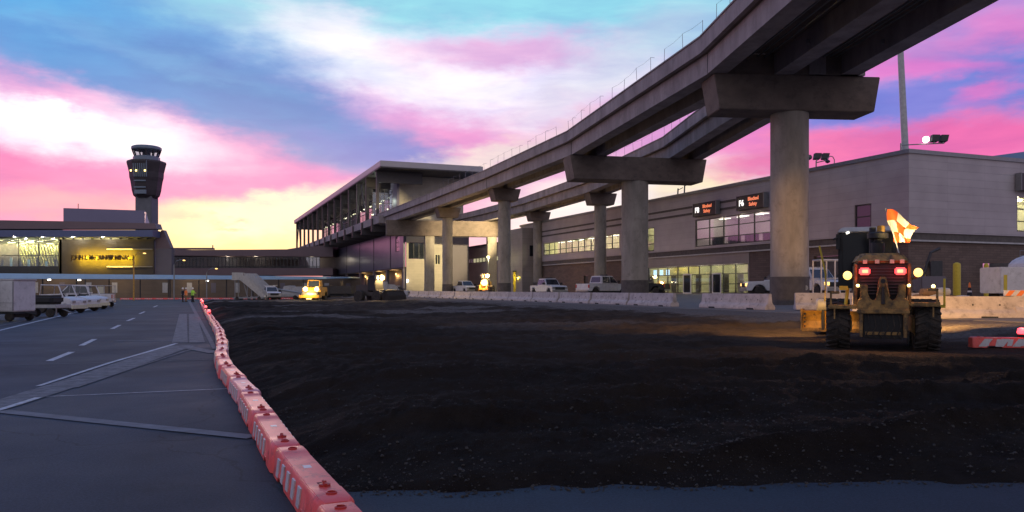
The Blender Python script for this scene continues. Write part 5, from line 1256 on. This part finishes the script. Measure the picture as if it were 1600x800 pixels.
# tank trailer and other kit at right
t = thing('ground_power_unit', 'white boxy ground unit with a rounded dark hood at the right edge', 'ground unit', (XZ(1600, 0, 46)[0]+.3, 46, gz(28, 46)), R(4))
g = MB(); g.box(-2.4, 3.2, -.9, .9, .45, 1.95); g.build('cabinet', 'white_paint', t, bevel=.05)
g = MB(); pr = [(2.0*math.cos(a_)*.95+1.2, 1.96+.8*math.sin(a_)) for a_ in [math.pi*k/12 for k in range(13)]]; g.prism(pr, -.85, .85, 'y'); h0 = g.build('hood', 'white_paint', t, bevel=.02)
g = MB(); pr = [(1.75*math.cos(a_)*.95+1.2, 1.98+.66*math.sin(a_)) for a_ in [math.pi*k/12 for k in range(13)]]; g.prism(pr, -.87, -.855, 'y'); g.build('hood_window', 'dark_glass', h0)
g = MB(); g.box(-.75, -.45, -.915, -.9, 1.35, 1.5); g.box(1.0, 1.12, -.93, -.9, .7, 1.6); g.box(.9, 1.4, -.93, -.9, 1.5, 1.6); g.build('panel_fitting', 'sign_black', t)
g = MB(); g.box(-2.2, -2.0, -.92, -.905, .6, 1.5); g.build('yellow_stripe', 'yellow_paint', t)
for x_ in (-1.6, 2.2):
    for sd in (-1, 1): wheel(t, x_, sd*.75, .3, .2)
for px, Y, w_, h_, lb in ((1448, 58, .13, 2.6, 'thin yellow bollard just right of the grader lamp'), (1495, 58, .26, 2.7, 'fat yellow bollard nearest the traffic cone'), (1541, 57, .17, 2.6, 'yellow bollard in front of the white ground unit')):
    x, y = at(px, Y); t = thing('bollard', lb, 'bollard', (x, y, gz(x, y)), 0, 'yellow bollards'); g = MB(); g.lathe([(w_, 0), (w_, h_*.85), (w_*.9, h_*.9), (w_*.3, h_*.93)], 16); g.build('post', 'yellow_paint', t, smooth=True)
x, y = at(1515, 50); t = thing('traffic_cone', 'small traffic cone with pale tip standing behind the lit barrier', 'cone', (x, y, gz(x, y)+.0))
g = MB(); g.box(-.25, .25, -.25, .25, 0, .05); g.lathe([(.19, .05), (.03, 1.05), (.02, 1.06)], 16); g.build('cone', 'dark_cloth', t, smooth=True); g = MB(); g.lathe([(.13, .45), (.10, .6)], 16, (0, 0, 0)); g.build('collar', 'reflective_white', t, smooth=True); g = MB(); g.lathe([(.085, .75), (.06, .95), (.02, 1.08)], 16); g.build('tip', 'hi_vis_orange', t, smooth=True)
g = MB()
# loading platform with rail
t = thing('loading_platform', 'grey steel access platform with railing against the right wall', 'platform', rotl((10.5, -1.6, 1.1)), TH)
g = MB(); g.box(-2, 9, -1.3, 1.3, 2.3, 2.65); g.build('platform', 'grey_steel', t)
for x_ in (-1.9, 1.5, 5, 8.5): g = MB(); g.box(x_, x_+.15, -1.2, -1.05, 0, 2.3); g.build('leg', 'grey_steel', t)
g = MB()
for k in range(12): g.box(-1.9+k*.55, -1.87+k*.55, -1.25, -1.21, 2.65, 3.6)
for z in (2.9, 3.2, 3.6): g.tube([(-1.9, -1.23, z), (4.2, -1.23, z)], .025, 6)
g.build('railing', 'grey_steel', t); g = MB(); g.hex([(4.5, -1.25, 2.7), (4.9, -1.25, 2.7), (4.9, 0, 2.7), (4.5, 0, 2.7), (8.2, -1.25, 5.2), (8.6, -1.25, 5.2), (8.6, 0, 5.2), (8.2, 0, 5.2)]); g.build('stair', 'grey_steel', t)
# parked service equipment shadows behind bollards
x, y = at(1462, 56); t = thing('pump_cart', 'small dark service cart with raised arm against the brick wall', 'service cart', (x, y+1, gz(x, y)), R(8))
g = MB(); g.box(-.9, 1.1, -.5, .5, .35, 1.5); g.build('body', 'mauve_wall', t, bevel=.08); g = MB(); g.tube([(-.4, 0, 1.5), (.2, 0, 3.2), (.9, 0, 3.5)], .1); g.box(.0, .9, -.3, .3, 1.5, 2.6); g.build('boom', 'dark_steel', t)
for x_ in (-.6, .8):
    for sd in (-1, 1): wheel(t, x_, sd*.45, .28, .18)
x, y = at(1487, 33); t = thing('sandbag_pile', 'low pile of pale bags behind the orange-lit barrier', 'bags', (x-.3, y, gz(x, y)))
for k, (bx_, bz_) in enumerate(((-1.0, .55), (-.4, .6), (.2, .5), (.75, .5), (-.7, .8), (-.1, .82))):
    g = MB(); g.lathe([(.05, -.34), (.17, -.27), (.2, 0), (.17, .27), (.05, .34)], 10, (bx_, 0, bz_+.05), 'x'); g.build('bag', 'dull_white' if k % 2 else 'tan_cloth', t, smooth=True)
g = MB(); g.box(-1.3, 1.1, -.3, .3, 0, .45); g.build('pallet', 'tan_cloth', t)
# caged trailer right of the pier
x, y = at(1298, 48); t = thing('cage_trailer', 'white tubular cage trailer between the pier and the grader', 'trailer', (x, y, gz(x, y)), R(4))
g = MB(); g.box(-.9, .9, -.6, .6, .5, .62)
g.build('deck', 'dull_white', t); g = MB()
for x_ in (-.85, 0, .85):
    for sd in (-.55, .55): g.tube([(x_, sd, .6), (x_, sd, 2.6)], .05, 8)
for sd in (-.55, .55): g.tube([(-.85, sd, 2.6), (.85, sd, 2.6)], .05, 8); g.tube([(-.85, sd, 1.5), (.85, sd, 1.5)], .03, 8)
for x_ in (-.85, .85): g.tube([(x_, -.55, 2.6), (x_, .55, 2.6)], .05, 8)
g.build('cage', 'white_paint', t)
for sd in (-1, 1): wheel(t, 0, sd*.7, .3, .2)

# ------------------------------------------------------------------ motor grader (rear view)
GX, GY = XZ(1376, 0, 18.0)[0], 17.9
G = thing('motor_grader', 'yellow motor grader seen from behind with lit work lamps and an orange flag', 'grader', (GX, GY, .24), R(-21.5)); G.scale = (.90, .90, .96)
def gwheel(x, y, r_=.60, w=.56, nm='wheel'):
    g = MB(); n_ = 40; prof = [(r_*.5, -w/2+.04), (r_*.62, -w/2), (r_*.9, -w/2), (r_*.97, -w/2+.05), (r_*.985, -.04), (r_*.985, .04), (r_*.97, w/2-.05), (r_*.9, w/2), (r_*.62, w/2), (r_*.5, w/2-.04)]
    g.lathe(prof, n_, (0, 0, 0), 'x')
    for k in range(22):                                        # chevron lugs
        a_ = 2*math.pi*k/22
        for sd in (-1, 1):
            a2 = a_+(.14 if sd > 0 else 0); q_ = []
            for rr in (r_*.94, r_*1.035):
                for xx, da in ((sd*.02, 0), (sd*(w/2+.005), .17), (sd*(w/2+.005), .25), (sd*.02, .10)):
                    q_.append((xx, rr*math.cos(a2+da), rr*math.sin(a2+da)))
            g.hex(q_)
    wl = g.build(nm, 'rubber', G, loc=(x, y, r_*1.02), smooth=False)
    g = MB(); g.lathe([(r_*.5, -w/2+.03), (r_*.45, -w/2+.12), (.12, -w/2+.16), (.1, w/2-.16), (r_*.45, w/2-.12), (r_*.5, w/2-.03)], 24, (0, 0, 0), 'x'); g.build('rim', 'grader_tan', wl, smooth=True)
for x in (-1.03, 1.03):
    for y in (.62, 2.0): gwheel(x, y)
for x in (-1.35, .95): gwheel(x, 7.2, .58, .4)
for sd in (-1, 1):
    g = MB(); g.box(sd*.70, sd*.78, .4, 2.3, .42, .85); g.build('tandem_case', 'grader_tan', G, bevel=.04)
# rear engine housing
g = MB(); g.hex([(-.56, .25, 1.02), (.56, .25, 1.02), (.60, 2.7, 1.02), (-.60, 2.7, 1.02), (-.62, .18, 2.08), (.62, .18, 2.08), (.62, 2.7, 2.12), (-.62, 2.7, 2.12)]); g.build('engine_housing', 'chassis_black', G, bevel=.04)
g = MB(); g.hex([(-.66, .12, 2.09), (.66, .12, 2.09), (.66, 2.7, 2.13), (-.66, 2.7, 2.13), (-.46, .3, 2.33), (.46, .3, 2.33), (.50, 2.7, 2.40), (-.50, 2.7, 2.40)]); g.build('hood', 'grader_tan', G, bevel=.06, seg=3, smooth=True)
g = MB()
for k in range(9): g.box(-.5, .5, .17, .245, 1.35+k*.075, 1.375+k*.075)
g.build('radiator_grille', 'dark_steel', G)
for x_ in (-.4, -.12, .22, .45): g = MB(); g.box(x_-.05, x_+.05, .1, .14, 2.08, 2.17); g.build('hood_latch', 'cream_paint', G)
for sd in (-1, 1):
    g = MB(); g.box(sd*.66, sd*.58, .14, .3, 1.0, 2.08); g.build('corner_post', 'grader_tan', G, bevel=.02)
    g = MB(); g.box(sd*.41-.13, sd*.41+.13, .06, .165, 1.81, 1.98); hb = g.build('tail_lamp_housing', 'lamp_red', G, bevel=.03)
    g = MB(); g.box(sd*.40-.065, sd*.40+.065, .045, .058, 1.86, 1.93); g.build('tail_lamp_core', 'lamp_redcore', hb, bevel=.005)
    lamp('tail_glow', G, (sd*.42, -.12, 1.88), 4, (1, .04, .02), .08)
    g = MB(); g.tube([(sd*.62, .3, 1.7), (sd*.80, .25, 1.75)], .025, 8); g.build('lamp_arm', 'grader_tan', G)
    g = MB(); g.lathe([(.03, .08), (.08, .05), (.11, -.02), (.115, -.06)], 20, (sd*.81, .2, 1.80 if sd < 0 else 1.86), 'y'); wb = g.build('work_lamp', 'chassis_black', G, smooth=True)
    g = MB(); g.lathe([(.105, -.061), (.085, -.085), (.02, -.10)], 20, (sd*.81, .2, 1.80 if sd < 0 else 1.86), 'y'); g.build('lamp_lens', 'head_lamp', wb, smooth=True)
    lamp('work_beam', G, (sd*.81, -.02, 1.83), 130, (1, .52, .2), .08, 150, (sd*.9, -4, -.5), .8)
# ripper mount: three uprights, curved yoke and cross bar
g = MB(); th_ = .09
yoke = [(-.58, 1.02), (.58, 1.02), (.58, 1.24), (.50, 1.30), (.50, 1.62), (.34, 1.62), (.34, 1.42), (.28, 1.28), (.20, 1.24), (.14, 1.32), (.12, 1.55), (.09, 1.72), (.07, 1.80), (-.07, 1.80), (-.09, 1.72), (-.12, 1.55), (-.14, 1.32), (-.20, 1.24), (-.28, 1.28), (-.34, 1.42), (-.34, 1.62), (-.50, 1.62), (-.50, 1.30), (-.58, 1.24)]
yoke = [(x_*1.02, z_-.04) for x_, z_ in yoke]
g = MB(); g.prism(yoke, -.12, .06, 'y'); g.build('ripper_yoke', 'grader_tan', G, bevel=.018)
g = MB(); g.lathe([(.055, -.135), (.05, -.125), (.05, -.12)], 12, (0, 0, 1.66), 'y'); g.tube([(0, -.16, 1.12), (0, -.16, 1.52)], [.05, .035], 10); g.build('ripper_cylinder', 'chassis_black', G, smooth=True)
for x_ in (-.14, .14): g = MB(); g.tube([(x_, -.14, 1.3), (x_*.4, -.16, 1.6)], .022, 8); g.build('linkage', 'grader_tan', G)
g = MB(); g.box(-.95 if False else -.6, .6, -.18, -.02, .90, 1.0); g.build('cross_bar', 'grader_tan', G, bevel=.02)
g = MB(); g.box(-.46, .46, -.05, .5, .30, .90)
g.build('rear_frame', 'chassis_black', G, bevel=.03)
for x_ in (-.5, .5):
    g = MB(); g.tube([(x_, -.1, .95), (x_, -.12, .35)], [.05, .04], 10); g.build('ripper_shank', 'grader_tan', G); 
for k in range(6): g = MB(); x_ = -.35+k*.14; g.tube([(x_, -.08, .92), (x_+.05, -.13, .6), (x_-.03, -.1, .42), (x_+.06, -.05, .32)], .016, 6); g.build('hose', 'rubber', G)
g = MB(); g.box(-.4, .4, -.09, -.055, .40, .47); g.build('hitch_plate', 'grader_tan', G)
# fenders / step arms
for sd in (-1, 1):
    zf = 1.0 if sd < 0 else 1.07
    g = MB(); g.box(sd*.60, sd*1.27, -.12, .2, zf, zf+.10); a1 = g.build('rear_step', 'grader_tan', G, bevel=.02)
    g = MB(); g.box(sd*1.18, sd*1.23, -.1, -.04, zf+.10, zf+.42); g.box(sd*1.0, sd*1.23, -.1, -.04, zf+.36, zf+.42); g.build('step_post', 'grader_tan', G, bevel=.01)
    g = MB(); g.tube([(sd*1.12, -.08, zf), (sd*1.12, -.08, zf-.24)], .02, 6); g.build('drop_pin', 'grader_tan', G)
    g = MB(); g.lathe([(.02, -.03), (.035, -.02), (.04, .02), (.02, .04)], 12, (sd*.575, -.16, 1.55), 'z'); g.build('marker_lamp', 'lamp_yellow', G, smooth=True)
g = MB(); g.lathe([(.02, -.03), (.04, -.02), (.045, .02), (.02, .05)], 12, (1.12, -.08, 1.53), 'z'); g.build('marker_lamp', 'lamp_yellow', G, smooth=True)
g = MB(); g.box(1.42, 1.47, .6, .64, 1.08, 1.72); g.box(1.2, 1.47, .6, .64, 1.03, 1.1); g.build('side_marker_arm', 'yellow_paint', G)
g = MB(); g.tube([(-.86, .3, 1.0), (-.80, .35, 1.5)], .045, 8); g.box(-1.0, -.8, .2, .4, 1.45, 1.55); g.build('ladder_rail', 'yellow_paint', G)
# cab
g = MB(); cp = [(-.92, 2.9), (.48, 2.9), (.48, 4.2), (-.92, 4.2)]
for (x_, y_) in cp: g.box(x_-.05, x_+.05, y_-.05, y_+.05, 1.5, 3.0)
g.box(-.92, .48, 2.86, 2.94, 1.5, 1.8); g.box(-.92, .48, 4.16, 4.24, 1.5, 1.8)
cb = g.build('cab_frame', 'chassis_black', G, bevel=.02)
g = MB(); g.box(-.9, .46, 2.895, 2.905, 1.8, 2.98); g.box(-.925, -.915, 2.95, 4.15, 1.6, 2.98); g.box(.475, .485, 2.95, 4.15, 1.6, 2.98); g.build('cab_glass', 'cab_glass', cb)
g = MB(); g.hex([(-1.02, 2.75, 3.0), (.58, 2.75, 3.0), (.58, 4.4, 3.0), (-1.02, 4.4, 3.0), (-.9, 2.85, 3.14), (.46, 2.85, 3.14), (.46, 4.3, 3.14), (-.9, 4.3, 3.14)]); g.build('cab_roof', 'dull_white', cb, bevel=.03)
g = MB(); g.box(-.55, .0, 3.3, 3.8, 1.5, 2.0); g.box(-.55, 0, 3.25, 3.38, 2.0, 2.75); g.build('operator_seat', 'dark_cloth', cb, bevel=.05)
g = MB(); g.box(-1.05, -.95, 2.7, 2.85, 2.55, 2.95); g.tube([(-.95, 2.8, 2.9), (-1.12, 2.6, 2.8)], .03); g.build('mirror', 'chassis_black', cb)
g = MB(); g.tube([(-.78, 2.73, 2.97), (-.70, 2.72, 3.0)], .03); g.build('roof_lamp', 'strip_lamp', cb)
# exhaust, pre-cleaner
g = MB(); g.tube([(-.16, 1.4, 2.35), (-.16, 1.4, 3.02)], .085, 14); g.build('exhaust_stack', 'chassis_black', G, smooth=True)
g = MB(); g.lathe([(.12, 2.3), (.17, 2.45), (.17, 2.62), (.1, 2.66), (.1, 2.72), (.26, 2.74), (.26, 2.86), (.14, 2.9)], 18, (-.04, 1.3, 0)); g.build('air_cleaner', 'chassis_black', G, smooth=True)
g = MB(); g.box(-.02, .18, 1.9, 2.05, 2.8, 3.1); g.build('warning_beacon', 'cat_yellow', G, bevel=.02)
# flag
fp = MB(); fp.tube([(.46, 1.0, 2.30), (.14, 1.0, 3.45)], .018, 6); flg = thing  # placeholder name kept local
fo = fp.build('flag_pole', 'dull_white', G)
nu, nv = 12, 12
def flag_pt(u, v):
    p00, p10, p11, p01 = Vector((.32, 1.0, 2.62)), Vector((.66, .95, 2.60)), Vector((.90, .92, 3.02)), Vector((.14, 1.0, 3.42))
    p = p00*(1-u)*(1-v)+p10*u*(1-v)+p11*u*v+p01*(1-u)*v
    return p+Vector((.03*math.sin(7*v+u*2), .10*math.sin(u*8+v*4), .08*math.sin(u*6)*v-.05*math.sin(v*7)*u))
vs = [flag_pt(i/nu, j/nv) for j in range(nv+1) for i in range(nu+1)]
for nm, par in (('flag_orange', 0), ('flag_white', 1)):
    g = MB(); fs = []
    for j in range(nv):
        for i in range(nu):
            if ((i//4)+(j//4)) % 2 == par: fs.append((j*(nu+1)+i, j*(nu+1)+i+1, (j+1)*(nu+1)+i+1, (j+1)*(nu+1)+i))
    g.add(vs, fs); ff = g.build('flag_cloth', nm, fo, smooth=True)
lamp('flag_added_spot', G, (.45, .2, 2.45), 150, (1, .72, .3), .05, 75, (.5, 1.0, 3.05), .6)  # added spot under the flag, in place of work-lamp light reaching it
# front frame, circle and blade
g = MB(); g.hex([(-.3, 4.2, 1.3), (.1, 4.2, 1.3), (.1, 8.2, 1.1), (-.3, 8.2, 1.1), (-.3, 4.2, 1.7), (.1, 4.2, 1.7), (.1, 8.2, 1.5), (-.3, 8.2, 1.5)]); g.build('front_frame', 'grader_tan', G, bevel=.05)
g = MB(); g.box(-1.3, .95, 7.1, 7.3, .5, .7); g.build('front_axle', 'grader_tan', G)
bl = [(.0, .0), (.06, .1), (.10, .25), (.06, .45), (.0, .55), (-.04, .55), (.02, .44), (.06, .25), (.02, .1), (-.04, 0)]
g = MB(); g.prism(bl, -2.05, 1.5, 'x'); ob = g.build('moldboard', 'cat_yellow', G, loc=(0, 4.1, .3), rot=R(-12), bevel=.008)
g = MB(); g.box(-2.08, -2.02, -.12, .22, -.02, .6); g.box(-2.05, 1.5, -.09, -.03, -.06, .05); g.build('end_plate', 'grader_tan', ob, bevel=.01)
g = MB()
g.box(-1.45, -1.38, -.1, .1, .0, .58); g.build('blade_rib', 'dark_steel', ob)
for k in range(4): g = MB(); g.lathe([(.03, -.11), (.03, -.06)], 10, (-1.95, -.02, .1+k*.12), 'y'); g.build('wear_bolt', 'dark_steel', ob)
g = MB(); g.lathe([(.16, -.3), (.2, -.25), (.2, .25), (.16, .3)], 16, (-1.3, 4.7, 1.0), 'x'); g.build('blade_cylinder', 'dull_white', G, smooth=True)
g = MB(); g.tube([(-1.62, 4.6, .8), (-1.35, 4.6, 1.0), (-1.32, 4.3, 1.9), (-1.5, 4.3, 2.72)], .03, 8); g.build('blade_mast', 'yellow_paint', G)
lamp('blade_light', G, (-1.25, 3.0, 1.35), 90, (1, .50, .07), .08, 110, (-1.8, 4.1, .4), .5)
lamp('front_light', G, (1.3, 4.9, 2.3), 4200, (1, .52, .14), .12, 75, (2.6, 13, .6), .7); lamp('front_light', G, (-1.2, 4.7, 2.3), 1500, (1, .55, .16), .1, 90, (-4, 7.5, .2), .7)
lamp('front_light', G, (-.9, 4.7, 2.9), 9000, (1, .54, .2), .12, 15, (-2.7, 32, 5.4), 1)

# ------------------------------------------------------------------ workers
def skin_body(name, joints, edges, m_, parent):
    me_ = bpy.data.meshes.new(name); me_.from_pydata([j[:3] for j in joints], edges, []); o_ = bpy.data.objects.new(name, me_); COL.objects.link(o_)
    md = o_.modifiers.new('s', 'SKIN'); 
    for i, j in enumerate(joints): me_.skin_vertices[0].data[i].radius = (j[3], j[4] if len(j) > 4 else j[3])
    me_.skin_vertices[0].data[0].use_root = True
    o_.modifiers.new('b', 'SUBSURF').levels = 1
    dg = bpy.context.evaluated_depsgraph_get(); nm = bpy.data.meshes.new_from_object(o_.evaluated_get(dg)); bpy.data.objects.remove(o_)
    nm.materials.clear(); nm.materials.append(M[m_]); nm.polygons.foreach_set('use_smooth', [True]*len(nm.polygons))
    r_ = bpy.data.objects.new(name, nm); COL.objects.link(r_); r_.parent = parent; return r_
def person(label, loc, rot, vest, trousers, arm=0):
    t = thing('person', label, 'person', loc, rot, 'workers in safety gear')
    hx = .35 if arm else .08; hz = 1.12 if arm else .82; ex = .12 if arm else -.02; ez = 1.12
    J_ = [(0, 0, .95, .13, .15), (0, 0, 1.2, .13, .15), (0, 0, 1.4, .13, .17), (0, 0, 1.53, .055), (.01, 0, 1.62, .085), (.01, 0, 1.72, .085),
         (0, .2, 1.42, .06), (ex, .26, ez, .045), (hx, .22, hz, .035), (hx+.09, .2, hz+.02, .03),
         (0, -.2, 1.42, .06), (ex, -.26, ez, .045), (hx, -.2, hz+.05*arm, .035), (hx+.09, -.18, hz+.04, .03),
         (0, .1, .88, .095), (.02, .12, .5, .065), (-.02, .13, .1, .045), (.1, .14, .04, .045),
         (0, -.1, .88, .095), (.03, -.12, .5, .065), (0, -.13, .1, .045), (.12, -.14, .04, .045)]
    E = [(0, 1), (1, 2), (2, 3), (3, 4), (4, 5), (2, 6), (6, 7), (7, 8), (8, 9), (2, 10), (10, 11), (11, 12), (12, 13), (0, 14), (14, 15), (15, 16), (16, 17), (0, 18), (18, 19), (19, 20), (20, 21)]
    skin_body('body', J_, E, 'skin', t)
    def loft(rs, m_, nm):
        g = MB(); vs = []; n_ = 16
        for (cx_, cy_, z_, a_, b2) in rs:
            for k in range(n_): q_ = 2*math.pi*k/n_; vs.append((cx_+a_*math.cos(q_), cy_+b2*math.sin(q_), z_))
        fs = [(i*n_+k, i*n_+(k+1) % n_, (i+1)*n_+(k+1) % n_, (i+1)*n_+k) for i in range(len(rs)-1) for k in range(n_)]+[tuple(range(n_)), tuple(range((len(rs)-1)*n_, len(rs)*n_))]
        g.add(vs, fs); return g.build(nm, m_, t, smooth=True)
    loft([(0, 0, .86, .19, .21), (0, 0, 1.1, .18, .2), (0, 0, 1.35, .19, .25), (0, 0, 1.46, .13, .22), (0, 0, 1.51, .08, .1)], vest, 'jacket')
    for sd in (-1, 1):
        g = MB(); g.tube([(0, sd*.2, 1.43), (ex, sd*.265, ez), (hx-.04, sd*.22, hz+.02)], [.085, .07, .055], 12); g.build('sleeve', vest, t, smooth=True)
        loft([(0, sd*.13, .07, .075, .07), (.0, sd*.12, .5, .09, .085), (0, sd*.095, .9, .12, .1)], trousers, 'trouser_leg')
        g = MB(); g.box(-.1, .19, sd*.13-.05, sd*.13+.05, 0, .11); g.build('boot', 'chassis_black', t, bevel=.03)
    g = MB(); g.lathe([(.155, 1.69), (.15, 1.70), (.115, 1.72), (.11, 1.79), (.06, 1.85), (.01, 1.86)], 18, (.01, 0, 0)); g.build('hard_hat', 'helmet_white', t, smooth=True)
    g = MB(); g.box(-.185, -.175, -.13, .13, 1.2, 1.25); g.lathe([(.197, .98), (.197, 1.04)], 16); g.build('reflective_band', 'reflective_white', t)
    return t
for px, Y, rz, v, tr_, ar, lb in ((285.5, 101, 20, 'dark_cloth', 'dark_cloth', 0, 'person in a dark jacket and white hard hat, leftmost of the three workers'),
                        (290.5, 103, 10, 'hi_vis_orange', 'tan_cloth', 0, 'person in an orange high-visibility jacket standing in the middle'),
                        (301, 101, -15, 'hi_vis_green', 'dark_cloth', 1, 'person in a lime high-visibility jacket with forearms raised, beside the barricades')):
    person(lb, (tx(px, Y), Y, .02), R(rz), v, tr_, ar)
